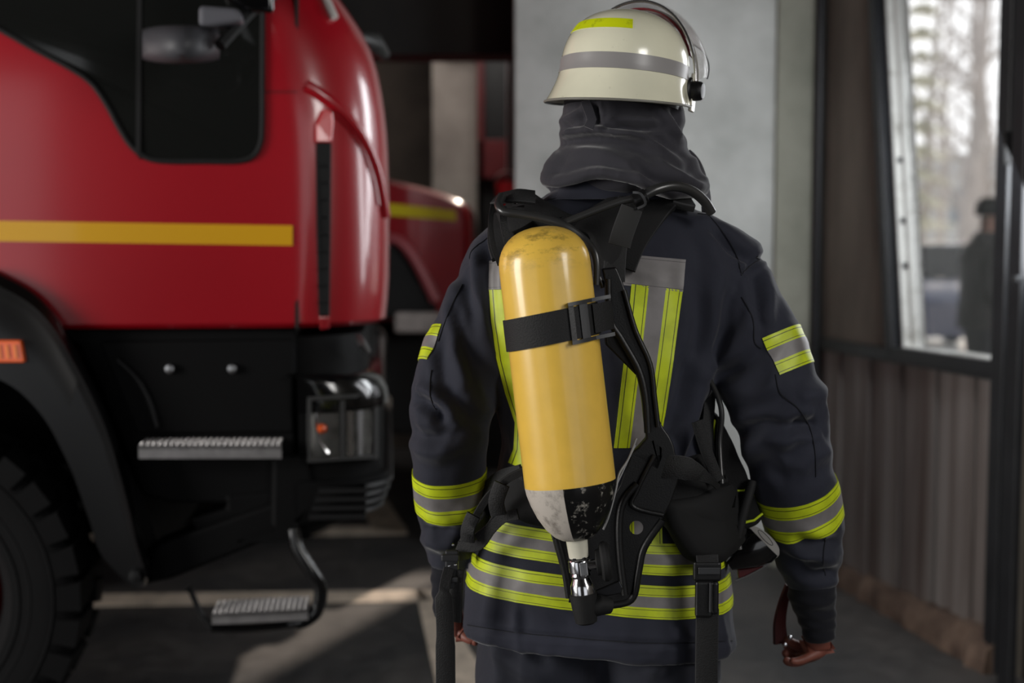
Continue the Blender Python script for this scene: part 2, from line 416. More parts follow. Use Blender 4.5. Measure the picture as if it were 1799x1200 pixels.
# pieces deep in the hall
t = thing('hose_cabinet', P(865, 400, 8.7)*1-Vector((0, 0, P(865, 400, 8.7).z)), 'tall red cabinet with dark front beside the grey pillar deep in the hall', 'cabinet')
c0 = P(838, 66, 8.5); c1 = P(893, 312, 8.5); xw = c1.x-c0.x; zc = (c0.z+c1.z)/2; zh = c0.z-c1.z
M_reddull = mat('dull_red_paint', (82, 8, 14), .5, var=.15)
g = MB(); cx = (c0.x+c1.x)/2
g.box((cx, 8.8, zc), (xw, .3, zh))
g.box((c0.x+.02, 8.62, zc), (.045, .08, zh)); g.box((cx, 8.62, c1.z+.12), (xw, .08, .24)); g.box((cx, 8.62, c0.z-.02), (xw, .08, .05))
g.build('housing', M_reddull, t, smooth=False, bevel=.006)
MB().box((cx+.015, 8.645, zc+.1), (xw-.05, .02, zh-.26)).build('front_panel', M_black, t, smooth=False)
MB().box((cx, 8.8, c1.z/2), (xw*.7, .22, c1.z)).build('stand', M_black, t, smooth=False)
q = P(885, 333, 8.3)
t = thing('red_bucket', (q.x+.02, 8.3, 1.5), 'small bright red fire bucket hanging low beside the pale wall end, under the red cabinet', 'bucket')
MB().lathe([(.055, 0), (.075, .14), (.078, .142), (.07, .14), (.05, .01)], 20, Matrix.Translation((q.x+.02, 8.3, q.z-.09))).build('pail', mat('bucket_red', (130, 16, 22), .4), t)
MB().tube([Vector((q.x+.02+.07*math.cos(a), 8.3, q.z+.05+.06*math.sin(a))) for a in [math.pi*k/10 for k in range(11)]], .004, 6).build('handle', M_steel, t)
MB().tube([(q.x+.02, 8.3, q.z+.11), (q.x+.02, 8.3, 3.6)], .004, 6).build('hanging_rod', M_steel, t)
q = P(798, 62, 8.6)
t = thing('wall_lamp', q, 'round dark wall lamp with a pale side high on the grey pillar', 'lamp')
MB().lathe([(.01, 0), (.09, .01), (.1, .05), (.06, .12), (.02, .13)], 24, Matrix.Translation(q+Vector((0, .14, 0))) @ Matrix.Rotation(R(90), 4, 'X')).build('lamp_housing', M_black, t)
MB().lathe([(.01, 0), (.045, .005), (.05, .03), (.01, .06)], 20, Matrix.Translation(q+Vector((.06, .03, -.02))) @ Matrix.Rotation(R(90), 4, 'X')).build('lens', M_white, t)

# ================================================================ OUTSIDE THE WINDOW
M_ground = concrete('pale_ground', (196, 193, 187), (222, 220, 215), .6)  # ground colour lightened to stand in for outdoor brightness and haze
o = MB().box((16, 22, -.12), (24, 60, .2)).build('floor_outside', M_ground, smooth=False); struct(o)
M_bark = mat('grey_bark', (178, 170, 165), .9, var=.25, vscale=5, stretch=(1, 1, .3), bump=.5)  # bark colour lightened to stand in for haze
def tree(x, y, h, lean, label, seed, nb=16, foliage=None):
    rnd = random.Random(seed); t = thing('bare_tree' if not foliage else 'conifer_tree', (x, y, 0), label, 'tree')
    g = MB(); pts = [Vector((x, y, -.03))]; 
    for i in range(1, 9): pts.append(Vector((x+lean*i/8*h*.2+rnd.uniform(-.08, .08), y, h*i/8)))
    pts = smooth_poly(pts, 3); k = len(pts)
    g.tube(pts, [.17*(1-.85*i/k) for i in range(k)], 8)
    for b_ in range(nb):
        i = rnd.randint(k//5, k-2); st = pts[i]; a = rnd.uniform(0, 6.28); ln = rnd.uniform(.8, 2.2)*(1-.5*i/k)
        d = Vector((math.cos(a), math.sin(a)*.6, rnd.uniform(.3, 1.1))).normalized(); q = [st]
        for s_ in range(1, 5): q.append(st+d*ln*s_/4+Vector((rnd.uniform(-.1, .1), rnd.uniform(-.1, .1), .05*s_)))
        g.tube(q, [.05, .04, .03, .02, .008], 6)
        for c in range(3):
            e = q[rnd.randint(1, 3)]; d2 = Vector((rnd.uniform(-1, 1), rnd.uniform(-.5, .5), rnd.uniform(.2, 1))).normalized()
            g.tube([e, e+d2*.4, e+d2*.8+Vector((0, 0, .1))], [.02, .012, .005], 5)
    g.build('trunk', M_bark, t)
    if foliage:
        f = MB()
        for z in range(14):
            zz = .8+z*(h-1)/14; rad = (1-z/15)*foliage
            for a in range(10):
                an = a*.628+z*.4+rnd.uniform(-.2, .2); d = Vector((math.cos(an), math.sin(an), -.25)); s_ = Vector((-math.sin(an), math.cos(an), 0))
                c = Vector((x, y, zz))
                for q in range(9):
                    e = c+d*rad*(q/9)+Vector((0, 0, rnd.uniform(-.08, .08))); wv = .16*(1-q/12)
                    f.add([e-s_*wv, e+d*.22, e+s_*wv, e+Vector((0, 0, .09))+d*.05], [(0, 1, 2), (0, 2, 3)])
        f.build('foliage', mat('pale_hazy_needles', (218, 216, 200), .9, var=.2, vscale=3), t)  # needles paled, the haze is put into their colour
    return t
def outp(px, Y): return P(px, 417, Y).x
tree(outp(1612, 34), 34, 9, .3, 'hazy conifer with pale green needles at the left of the window view', 1, 8, 1.5)
tree(outp(1690, 24), 24, 9, .35, 'slender bare tree with forked grey branches, middle of the window view', 4)
tree(outp(1722, 29), 29, 9, -.15, 'bare tree with straight trunk just left of the dark steel post outside', 9, 20)
tree(outp(1650, 41), 41, 10, .1, 'bare thin tree farthest back behind the parked cars', 12, 22)
tree(outp(1745, 36), 36, 11, -.3, 'leaning bare tree far outside, above the man in the cap', 15, 20)
# pale building far behind the trees, haze put into its colour
t = thing('pale_building', (outp(1660, 48), 48, 0), 'long pale facade in the haze far behind the trees outside', 'building')
bx = outp(1660, 48)
MB().box((bx, 50, 2.2), (22, 4, 4.4)).build('facade', mat('pale_render', (196, 196, 196), .9), t, smooth=False)
for i in range(6): MB().box((bx-7+i*2.6, 47.99, 2.5), (1.2, .06, 1.3)).build('window_pane', mat('far_window', (140, 146, 152), .4), t, smooth=False)
def car(x, y, rot, label, body, s=1.0, name='parked_car'):
    t = thing(name, (x, y, 0), label, 'car', rotz=rot)
    pr = [(-2.1, .32), (-2.15, .75), (-1.95, .92), (-1.5, .98), (-1.05, 1.4), (-.2, 1.46), (.55, 1.4), (1.15, .98), (1.9, .85), (2.1, .62), (2.1, .32)]
    def add(mb, nm, m, **k):
        o = mb.build(nm, m, None, **k); o['_local'] = 1; o.parent = t; del o['_local']; return o
    g = MB(); ys = [(-.86, .9, 0), (-.82, 1, 0), (.82, 1, 0), (.86, .9, 0)]
    rings = []
    for yy, sc, _ in ys: rings.append([Vector((px*(.985 if sc < 1 else 1), yy*(1 if pz < 1 else .84), pz)) for px, pz in pr])
    g.loft(rings); add(g, 'car_body', body, bevel=.05)
    for sgn in (-1, 1):
        poly = [(-1.35, 1.0), (-.98, 1.34), (-.2, 1.39), (.5, 1.33), (.98, 1.0)]
        add(MB().prism([Vector((a, sgn*(.735 if b > 1.1 else .84), b)) for a, b in poly], (0, sgn*.03, 0)), 'side_glass', M_darkglass, smooth=False)
        for wx in (-1.3, 1.3):
            add(MB().lathe([(.1, -.1), (.3, -.1), (.33, -.06), (.33, .06), (.3, .1), (.1, .1)], 24, Matrix.Translation((wx, sgn*.78, .33)) @ Matrix.Rotation(R(90), 4, 'X')), 'wheel', M_rubber)
    add(MB().prism([Vector((-1.53, -.66, 1.0)), Vector((-1.53, .66, 1.0)), Vector((-1.1, .6, 1.37)), Vector((-1.1, -.6, 1.37))], (-.04, 0, .02)), 'rear_glass', M_darkglass, smooth=False)
    add(MB().prism([Vector((1.18, -.66, 1.0)), Vector((1.18, .66, 1.0)), Vector((.62, .6, 1.37)), Vector((.62, -.6, 1.37))], (.04, 0, .02)), 'windscreen', M_darkglass, smooth=False)
    for sgn in (-1, 1):
        add(MB().box((-2.13, sgn*.68, .78), (.06, .26, .14)), 'tail_lamp', mat('tail_lamp_red', (190, 30, 34), .3), smooth=False, bevel=.01)
        add(MB().box((2.05, sgn*.64, .7), (.1, .3, .14)), 'headlamp', M_steel, smooth=False, bevel=.01)
    return t
car(outp(1606, 18), 18.0, R(84), 'dark blue car with red tail lamps parked outside left of the man in the cap', mat('dark_blue_paint', (52, 58, 84), .3, coat=1))
car(outp(1640, 26)-.5, 26.5, R(12), 'white car parked behind the dark blue car outside', mat('white_car_paint', (225, 228, 232), .3, coat=1))
# ================================================================ FIRE TRUCK (side view, faces right)
TH = R(5.2); TO = Vector((P(520, 417, 3.64).x, 3.64, 0))
ta = Vector((math.cos(TH), math.sin(TH), 0)); tb = Vector((-math.sin(TH), math.cos(TH), 0))
def TL(px, py, t=0.0):
    d = ray(px, py); A = TO+tb*t; k = (A-CAM).dot(tb)/d.dot(tb); p = CAM+d*k
    return (p-TO).dot(ta), p.z
truck = thing('fire_truck', TO, 'red fire truck cab with a yellow side stripe and folding steps, nearest at the left', 'fire truck', rotz=TH)
def tp(mb, name, m, parent=None, **k):
    o = mb.build(name, m, None, **k); o.parent = parent or truck; return o
def L3(s, t, z): return Vector((s, t, z))
def tside(z): return .012*((z-1.5)/.5)**2
CR = .26
rowsF = [(579, 640), (574, 662), (560, 674), (530, 680), (480, 683), (400, 684), (330, 683), (270, 681), (220, 676), (170, 668), (130, 656), (90, 636), (50, 608), (20, 584), (0, 567), (-50, 530), (-110, 480), (-170, 430), (-220, 380)]
def sf_at(z):
    best = []
    for py, px in rowsF:
        s, zz = TL(px, py, .8); best.append((zz, s))
    best.sort()
    if z <= best[0][0]: return best[0][1]
    for (z0, s0), (z1, s1) in zip(best, best[1:]):
        if z <= z1: return s0+(s1-s0)*(z-z0)/(z1-z0)
    return best[-1][1]
def side_t(s, z):
    sf = sf_at(z)
    if s <= sf-CR: return tside(z)
    q = min(1, (s-(sf-CR))/CR); return tside(z)+CR*(1-math.sqrt(max(0, 1-q**2.0)))
TW = 2.3
zb = TL(300, 577)[1]; 
g = MB(); rings = []
zsr = [zb+.0, zb+.012]+[zb+.012+(2.75-zb)*(i/26)**1 for i in range(1, 27)]
for i, z in enumerate(zsr):
    sf = sf_at(z); ins = .012 if i == 0 else 0
    ring = [L3(-2.4, tside(z)+ins, z), L3(-1.2, tside(z)+ins, z)]
    for k in range(13):
        a = k/12*math.pi/2; ring.append(L3(sf-CR+CR*math.sin(a)-ins, tside(z)+CR*(1-math.cos(a))+ins, z))
    for k in range(13):
        a = k/12*math.pi/2; ring.append(L3(sf-CR+CR*math.cos(a)-ins, TW-CR+CR*math.sin(a)-ins, z))
    ring.append(L3(-2.4, TW-ins, z)); rings.append(ring)
g.loft(rings); tp(g, 'cab_body', M_red, angle=30)
def tpanel(pts, name, m, t0=-.006, depth=.05, bevel=0, parent=None, corner=False, z_t=True, **kw):
    poly = []
    for px, py in pts:
        s, z = TL(px, py, t0); poly.append(L3(s, t0+(tside(z) if z_t else 0), z))
    return tp(MB().prism(poly, (0, depth, 0)), name, m, parent, smooth=False, bevel=bevel, **kw)
# black glazed graphic with side window
pts = smooth_poly(V2([(-160, -20), (-60, 22), (0, 52), (60, 86), (120, 118), (160, 146), (188, 185), (208, 222), (232, 258), (262, 279), (300, 284), (360, 284), (415, 284), (443, 276), (457, 255), (461, 220), (461, 100), (461, -260)]), 5)
tpanel([(p.x, p.y) for p in pts]+[(-160, -260)], 'side_window', M_darkglass, -.004, .03)
# window seal, thin
rim = [L3(TL(p.x, p.y)[0], -.005+tside(TL(p.x, p.y)[1]), TL(p.x, p.y)[1]) for p in pts]
tp(MB().tube(rim, .007, 8), 'window_seal', M_rubber)
tpanel([(238, -200), (246, -200), (246, 280), (238, 270)], 'window_pillar', M_rubber, -.012, .02)
# yellow stripe
sy = []
for x in range(-500, 516, 60): sy.append((x, 388+.0175*x))
tpanel([(x, 388+.016*x) for x in (-900, -500, -100, 200, 514)]+[(x, 424+.0145*x) for x in (514, 200, -100, -500, -900)], 'side_stripe', M_yellowpaint, -.003, .02)
# door seam
tpanel([(516, -250), (522, -250), (524, 578), (518, 578)], 'door_seam', M_rubber, -.003, .02)
# door outline lines
tpanel([(461, 160), (520, 160), (520, 162), (461, 162)], 'trim_seam', M_rubber, -.002, .01)
# corner slot with red caps
def cpanel(pts, name, m, out=.008, depth=.07):
    front = []; 
    for px, py in pts:
        t = 0
        for _ in range(6):
            s, z = TL(px, py, t); t = side_t(s, z)-out
        front.append(L3(s, t, z))
    return tp(MB().prism(front, (0.0, depth, 0)), name, m, smooth=False, bevel=.004)
cpanel([(555, 250), (582, 250), (581, 400), (579, 556), (560, 556), (556, 400)], 'corner_slot', M_rubber)
for k in range(9): cpanel([(558, 290+k*30), (579, 288+k*30), (579, 292+k*30), (558, 294+k*30)], 'louvre', M_rubber, .014, .03)
M_redlight = mat('pinkish_red_plastic', (214, 60, 66), .3, coat=.5)
cpanel([(556, 218), (568, 190), (584, 196), (586, 216), (582, 250), (555, 250)], 'slot_cap', M_redlight, .02)
cpanel([(560, 556), (579, 556), (579, 577), (563, 580)], 'slot_cap', M_red, .014)
# arched crease on the corner panel
def cpt(px, py, out):
    t = 0
    for _ in range(6):
        s, z = TL(px, py, t); t = side_t(s, z)-out
    return L3(s, t, z)
arc = smooth_poly(V2([(538, 150), (566, 168), (600, 196), (632, 236), (656, 284), (668, 330), (676, 380)]), 6)
tp(MB().tube([cpt(p.x, p.y, .004) for p in arc], .017, 10), 'corner_crease', M_red)
arc2 = smooth_poly(V2([(584, 200), (610, 222), (636, 262), (654, 310), (664, 360)]), 6)
tp(MB().tube([cpt(p.x, p.y, .0) for p in arc2], .007, 8), 'corner_crease', M_red)
# roof-line strip at top of A pillar: white lamp edge
tp(MB().tube([cpt(560, -30, .01), cpt(575, 5, .012), cpt(588, 32, .012)], .012, 8), 'pillar_strip', mat('white_plastic', (215, 212, 208), .4))
# black wiper / mirror bracket behind the pillar
tp(MB().tube([cpt(600, 36, .0)+Vector((.03, .3, 0)), cpt(620, 44, 0)+Vector((.05, .35, .0)), cpt(636, 62, 0)+Vector((.06, .4, 0))], [.02, .035, .02], 10), 'front_mirror', M_black)
# mirrors outside the side window
def tq(px, py, t): s, z = TL(px, py, t); return L3(s, t, z)
rr = []
for dz_ in (0, 5, 9, 10):
    r = []
    for k in range(13):
        x = 250+136*k/12; e = abs(k-6)/6; top = 44+8*e**3; r.append((x, top+(10-dz_)*.6, -.345+.11*e*e+(.012 if dz_ == 0 else 0)))
    rr.append(r)
g = MB(); N13 = 13
front = [[tq(250+136*k/12, 44+8*(abs(k-6)/6)**3+(68-16*(abs(k-6)/6)**3)*f, -.345+.11*(abs(k-6)/6)**2+.05*(2*f-1)**4) for k in range(13)] for f in (0, .08, .25, .5, .75, .92, 1)]
backg = [[tq(254+128*k/12, 48+8*(abs(k-6)/6)**3+(60-14*(abs(k-6)/6)**3)*f, -.21) for k in range(13)] for f in (0, .08, .25, .5, .75, .92, 1)]
rings = [list(fr)+list(bk)[::-1] for fr, bk in zip(front, backg)]
g.loft(rings); mir = tp(g, 'wing_mirror', mat('satin_mirror_shell', (62, 62, 66), .5, spec=.4), angle=50)
m2 = tp(MB().prism([tq(x, y, -.30) for x, y in ((348, 8), (420, 14), (426, 38), (370, 46), (348, 46))], (0, .09, 0)), 'mirror_arm_cover', mat('grey_mirror_plastic', (92, 92, 98), .35), smooth=False, bevel=.012)
tp(MB().tube([tq(386, 80, -.28), tq(440, 20, -.2), tq(478, -8, -.02)], .016, 8), 'mirror_arm', M_rubber)
tp(MB().loft([[tq(x, y, t) for x, y in ((370, -60), (478, -60), (482, 24), (430, 20), (392, -5))] for t in (-.24, -.05)]), 'upper_mirror', M_blackgloss, bevel=.012)
# steering wheel / seat outline seen through glass is left to the dark glass; wiper reflection bar
# ---- fender
outer = smooth_poly(V2([(-420, 900), (-400, 760), (-330, 610), (-230, 520), (-110, 478), (-30, 468), (10, 482), (60, 512), (100, 556), (132, 612), (166, 676), (196, 745), (218, 815), (236, 885), (250, 950), (262, 1002), (256, 1030)]), 5)
inner = smooth_poly(V2([(-380, 930), (-360, 800), (-300, 700), (-220, 655), (-120, 640), (-50, 645), (0, 667), (34, 688), (62, 716), (86, 748), (108, 790), (126, 828), (142, 872), (158, 918), (174, 968), (204, 1005), (238, 1034)]), 5)
rings = []
for ii, (a, b) in enumerate(zip(outer, inner)):
    dp = min(.5, .04+.035*(len(outer)-1-ii))
    def q(f, t): x = a.x+(b.x-a.x)*f; y = a.y+(b.y-a.y)*f; s, z = TL(x, y, t); return L3(s, t, z)
    rings.append([q(0, .01), q(.03, -.035), q(.14, -.058), q(.2, -.05), q(.28, -.034), q(.6, -.03), q(1, -.03), q(1, .0), q(.98, dp), q(.04, dp)])
fen = tp(MB().loft(rings), 'fender', mat('satin_black_plastic', (8, 8, 9), .28, spec=.6), angle=40)
s, z = TL(238, 1012, -.045)
tp(MB().lathe([(.004, .02), (.016, .018), (.018, 0), (.018, -.01)], 16, Matrix.Translation((s, -.04, z)) @ Matrix.Rotation(R(90), 4, 'X')), 'fender_bolt', M_black)
# amber side marker
am = tpanel([(-14, 598), (36, 598), (43, 637), (-10, 637)], 'side_marker_lamp', mat('amber_lens', (226, 92, 18), .15, coat=1, emis=(200, 70, 8), estr=.12), -.05, .03, bevel=.004, z_t=False)
for k in range(3):
    tpanel([(-6+k*14, 606), (0+k*14, 606), (3+k*14, 630), (-3+k*14, 630)], 'lens_ridge', mat('bright_amber', (246, 130, 40), .15, coat=1), -.054, .006, parent=am, z_t=False, bevel=.001)
# wheel well liner
g = MB(); wc = TL(-201, 1067, 0)
for a0 in range(0, 19):
    pass
rr = []
for k in range(25):
    a = math.pi*(.04+1.0*k/24); rr.append([L3(wc[0]+.66*math.cos(a), .12, wc[1]+.66*math.sin(a)), L3(wc[0]+.66*math.cos(a), .9, wc[1]+.66*math.sin(a)), L3(wc[0]+.70*math.cos(a), .9, wc[1]+.70*math.sin(a)), L3(wc[0]+.70*math.cos(a), .12, wc[1]+.70*math.sin(a))])
tp(g.loft(rr), 'wheel_well', M_rubber)
# ---- wheels
def wheel(cx, cz, t, rad, wd):
    prof = [(.272, -wd*.30), (rad*.62, -wd*.5), (rad*.8, -wd*.52), (rad*.9, -wd*.49), (rad*.945, -wd*.44), (rad*.96, -wd*.3), (rad*.96, wd*.3), (rad*.945, wd*.44), (rad*.8, wd*.52), (rad*.6, wd*.45), (.272, wd*.30), (.272, -wd*.30)]
    M = Matrix.Translation((cx, t, cz)) @ Matrix.Rotation(R(90), 4, 'X')
    g = MB().lathe([(r, -z) for r, z in prof], 96, M, caps=False)
    nl = 30
    for k in range(nl):                              # tread blocks
        for sgn in (-1, 1):
            a = 2*math.pi*(k+(.5 if sgn > 0 else 0))/nl; da = 2*math.pi/nl*.36
            def tv(r, aa, yy): return Vector((cx+r*math.cos(aa), t+yy, cz+r*math.sin(aa)))
            r0, r1 = rad*.86, rad
            y0, y1 = sgn*wd*.53, sgn*wd*.06
            vs = [tv(r0, a-da, y0), tv(r0, a+da, y0), tv(r1*.985, a+da, y0*.94), tv(r1*.985, a-da, y0*.94), tv(rad*.92, a-da*.8+.05, y1), tv(rad*.92, a+da*.8+.05, y1), tv(r1, a+da*.8+.05, y1), tv(r1, a-da*.8+.05, y1)]
            g.add(vs, [(0, 1, 2, 3), (4, 7, 6, 5), (0, 4, 5, 1), (3, 2, 6, 7), (1, 5, 6, 2), (0, 3, 7, 4)])
    for rr_ in (.66, .72, .84):
        g.tube([Vector((cx+rad*rr_*math.cos(k*math.pi/32), t-wd*.505, cz+rad*rr_*math.sin(k*math.pi/32))) for k in range(65)], .004, 6)
    o = tp(g, 'wheel', mat('tyre_rubber', (17, 17, 18), .8, spec=.2, var=.15, bump=.3, bscale=120), angle=30)
    h = MB().lathe([(.01, .16), (.09, .155), (.1, .08), (.18, .06), (.24, .1), (.275, .02), (.285, -.0), (.27, -.05)], 48, M @ Matrix.Translation((0, 0, -.02)))
    tp(h, 'rim', mat('wheel_rim_red', (120, 16, 22), .45, var=.15), o)
    for k in range(10):
        a = k*math.pi/5; tp(MB().lathe([(.012, .1), (.012, .06)], 6, M @ Matrix.Translation((.2*math.cos(a), .2*math.sin(a), -.01))), 'wheel_nut', M_steel, o)
    return o
wheel(wc[0], wc[1], .2, .5, .30)
ws = TL(-60, 900, 2.0)[0]; wheel(ws, .5, 2.05, .5, .30)
wheel(wc[0]-3.6, .5, .2, .5, .30); wheel(wc[0]-3.6, .5, 2.05, .5, .30)
tp(MB().tube([L3(wc[0], .2, .5), L3(wc[0], 2.05, .5)], .06, 12), 'axle', M_rubber); tp(MB().tube([L3(wc[0]-3.6, .2, .5), L3(wc[0]-3.6, 2.05, .5)], .06, 12), 'axle', M_rubber)
# rear body of the truck beyond the frame
tp(MB().box((-4.2, 1.15, 1.95), (3.5, 2.3, 1.6)), 'equipment_body', M_red, smooth=False, bevel=.03)
# chassis rails and engine bulk
tp(MB().box((-2.6, 1.15, .95), (5.6, 1.0, .34)), 'chassis', M_rubber, smooth=False, bevel=.01)
# ---- lower cab, step housing
M_sat = mat('matt_black_cladding', (9, 9, 10), .6, spec=.15, bump=.1)
tpanel([(96, 577), (520, 577), (520, 905), (500, 908), (400, 885), (300, 885), (250, 870), (220, 790), (180, 690), (140, 610)], 'step_housing', M_sat, .055, .35, z_t=False, bevel=.01)
# recess faces: upper riser and a curved rib
tpanel([(175, 600), (515, 596), (515, 760), (240, 762)], 'door_sill_panel', M_sat, .04, .03, z_t=False, bevel=.006)
tp(MB().tube([tq(p.x, p.y, .036) for p in smooth_poly(V2([(205, 632), (240, 665), (262, 705), (276, 750)]), 5)], .008, 8), 'panel_rib', M_black)
for x in (298, 408):
    s, z = TL(x, 648, .03); tp(MB().lathe([(.003, .014), (.011, .012), (.014, 0), (.014, -.01)], 14, Matrix.Translation((s, .036, z)) @ Matrix.Rotation(R(90), 4, 'X')), 'bolt', M_steel)
M_alu = mat('worn_aluminium', (165, 162, 162), .42, metal=.85, var=.15, vscale=30)
def step(pxl, pxr, pyf, depth, t0, drop, name, nx=24, ny=6, tilt=0.0):
    s0, z = TL(pxl, pyf, t0); s1, z1 = TL(pxr, pyf+tilt, t0)
    g = MB(); n = 1
    g.prism([L3(s0, t0, z), L3(s1, t0, z1), L3(s1-.02, t0+depth, z1), L3(s0+.03, t0+depth, z)], (0, 0, -.012))
    g.prism([L3(s0, t0, z), L3(s1, t0, z1), L3(s1, t0, z1-drop), L3(s0, t0, z-drop)], (0, .01, 0))
    for i in range(nx):
        for j in range(ny):
            f = (i+.5)/nx; c = L3(s0+(s1-s0)*f, t0+depth*(j+.45)/ny, z+(z1-z)*f)
            g.lathe([(.0058, -.002), (.0048, .004), (.003, .004), (.0028, .001)], 8, Matrix.Translation(c))
    return tp(g, name, M_alu)
step(243, 494, 782, .13, -.045, .036, 'step_board')
# lower skirt bar below the step, slanting
o = tpanel([(252, 1028), (268, 960), (330, 936), (520, 870), (550, 890), (548, 918), (520, 930), (300, 1018)], 'side_skirt', M_sat, .03, .12, z_t=False, bevel=.012)
#tpanel([(240, 880), (300, 885), (345, 905), (330, 925), (312, 925), (245, 925), (236, 925)], 'skirt_bracket', M_sat, .05, .1, z_t=False, bevel=.01)
tpanel([(395, 870), (520, 860), (520, 905), (345, 935), (330, 912), (398, 893)], 'skirt_bracket', M_sat, .05, .1, z_t=False, bevel=.01)
tpanel([(478, 800), (545, 800), (552, 905), (545, 948), (505, 955), (476, 925)], 'skirt_bracket', M_sat, .02, .12, z_t=False, bevel=.012)
# folding step on a bent tube
q = smooth_poly([tq(516, 930, 0), tq(522, 962, -.01), tq(545, 1000, -.02), tq(562, 1030, -.02), tq(560, 1064, -.02), tq(546, 1084, -.02), tq(515, 1096, -.02), tq(440, 1104, -.02), tq(372, 1104, -.02)], 5)
tp(MB().tube(q, [.019 if i < 30 else .011 for i in range(len(q))], 12), 'step_tube', M_blackgloss)
tp(MB().tube([tq(372, 1104, -.02), tq(352, 1078, -.02), tq(336, 1040, -.02), tq(330, 1032, -.02)], [.009, .008, .008, .014], 8), 'step_link', M_black)
step(372, 541, 1078, .13, -.05, .03, 'folding_step', 17, 6, -8)
# ---- front corner below the cab
def corner_block(name, pts_z, s_back, m, out=0.0, r=.2, extra=0.0, **k):
    """pts_z: list of (py, front px); block with rounded front corner"""
    rings = []
    for py, px in pts_z:
        s1, z = TL(px, py, .35); s0 = s_back; rr = r
        ring = [L3(s0, out, z)]
        for q in range(11):
            a = q/10*math.pi/2; ring.append(L3(s1-rr+rr*math.sin(a), out+rr*(1-math.cos(a)), z))
        for q in range(11):
            a = q/10*math.pi/2; ring.append(L3(s1-rr+rr*math.cos(a), TW-out-rr+rr*math.sin(a), z))
        ring.append(L3(s0, TW-out, z)); rings.append(ring)
    return tp(MB().loft(rings), name, m, angle=35, **k)
corner_block('front_panel', [(578, 640), (600, 644), (642, 648)], TL(520, 600)[0]+.0, M_sat, .07)
corner_block('bumper', [(638, 640), (642, 660), (652, 672), (668, 680), (684, 683), (694, 682), (698, 676)], TL(521, 600)[0], M_blackgloss, .0)
corner_block('bumper_core', [(694, 672), (812, 672)], TL(521, 600)[0], M_sat, .03)
corner_block('bumper_lower', [(808, 682), (830, 684), (850, 672), (872, 650), (893, 600), (905, 560)], TL(521, 600)[0], M_sat, .0)
for k in range(4): corner_block('bumper_rib', [(818+k*14, 688-k*5), (824+k*14, 690-k*5), (827+k*14, 684-k*5)], TL(640, 600)[0], M_black, .0)
# headlamp
def hl(px, py, out):
    """point on rounded lamp surface"""
    t = 0
    s1 = TL(676, py, .35)[0]
    for _ in range(8):
        s, z = TL(px, py, t); qv = (s-(s1-.2))/.2
        t = (0 if qv <= 0 else .2*(1-math.sqrt(max(0, 1-min(1, qv)**2)))) - out
    return L3(s, t, z)
def lampgrid(x0, x1, y0, y1, out, slope=0.0, n=14, thick=.006):
    fr = [[hl(x0+(x1-x0)*i/n, y+slope*(i/n), out) for i in range(n+1)] for y in (y0, (y0+y1)/2, y1)]
    bk = [[p+Vector((-.3*thick, thick, 0)) for p in r] for r in fr]
    g = MB(); g.grid(fr); g.grid(bk, flip=True)
    for r in (0, 2):
        g.grid([fr[r], bk[r]])
    g.grid([[fr[k][0], bk[k][0]] for k in range(3)]); g.grid([[fr[k][-1], bk[k][-1]] for k in range(3)])
    return g
head = tp(lampgrid(545, 662, 702, 812, -.018, -8), 'headlamp', mat('lamp_reflector', (150, 150, 147), .55, metal=.1, var=.35, vscale=20))
tp(lampgrid(545, 662, 702, 812, .004, -8, thick=.004), 'lamp_lens', M_glass, head)
for (a, b, c, d) in ((541, 664, 698, 704), (541, 664, 806, 813), (541, 547, 700, 812), (598, 606, 704, 808), (658, 665, 694, 806)):
    tp(lampgrid(a, b, c, d, .008, 0 if b-a < 20 else -8, 6, .012), 'lamp_bezel', mat('grey_lamp_bezel', (58, 58, 58), .4), head)
tp(lampgrid(610, 619, 710, 804, -.004, 0, 4), 'lamp_ridge_strip', M_chrome, head)
tp(lampgrid(628, 636, 704, 800, -.004, 0, 4), 'lamp_ridge_strip', M_steel, head)
tp(MB().tube([hl(556, 726, .0), hl(556, 745, -.004), hl(562, 775, -.004), hl(576, 796, 0)], .006, 8), 'lamp_bulb_arc', M_chrome, head)
tp(MB().lathe([(.003, .03), (.012, .02), (.014, 0)], 12, Matrix.Translation(hl(566, 752, -.008)) @ Matrix.Rotation(R(90), 4, 'X')), 'indicator_bulb', mat('orange_bulb', (200, 80, 30), .3), head)
# hook bracket above the bumper
tp(MB().tube([tq(628, 590, .12), tq(636, 604, .1), tq(646, 618, .12)], [.008, .012, .008], 8), 'tow_hook', M_steel)

# ================================================================ SECOND FIRE ENGINE, behind
Y2 = 6.6
e2 = thing('bonneted_fire_engine', (P(700, 417, Y2).x, Y2, 0), 'bonneted red fire engine with a thin yellow stripe, farther back behind the first truck', 'fire engine')
prof = smooth_poly(V2([(560, 300), (640, 306), (700, 318), (770, 336), (806, 350), (820, 366), (824, 400), (824, 470), (820, 520), (800, 560)]), 4)
M_red2 = mat('deep_red_paint', (140, 8, 24), .32, coat=1.0, var=.06)
rings = []
for dy, ins in ((0, 10), (.03, 3), (.12, 0), (1.4, 0), (1.5, 3)):
    rings.append([P(560, 560, Y2)+Vector((0, dy, 0))]+[P(p.x-ins, p.y+ins*.6, Y2)+Vector((0, dy, 0)) for p in prof])
MB().loft(rings).build('bonnet', M_red2, e2, angle=40)
MB().prism([P(x, y, Y2-.01) for x, y in ((560, 350), (690, 358), (801, 370), (801, 388), (690, 379), (560, 370))], (0, .03, 0)).build('side_stripe', mat('lemon_stripe_paint', (206, 188, 20), .4), e2, smooth=False)
arc = smooth_poly(V2([(600, 470), (640, 436), (676, 420), (700, 424), (722, 448), (744, 486), (766, 530)]), 6)
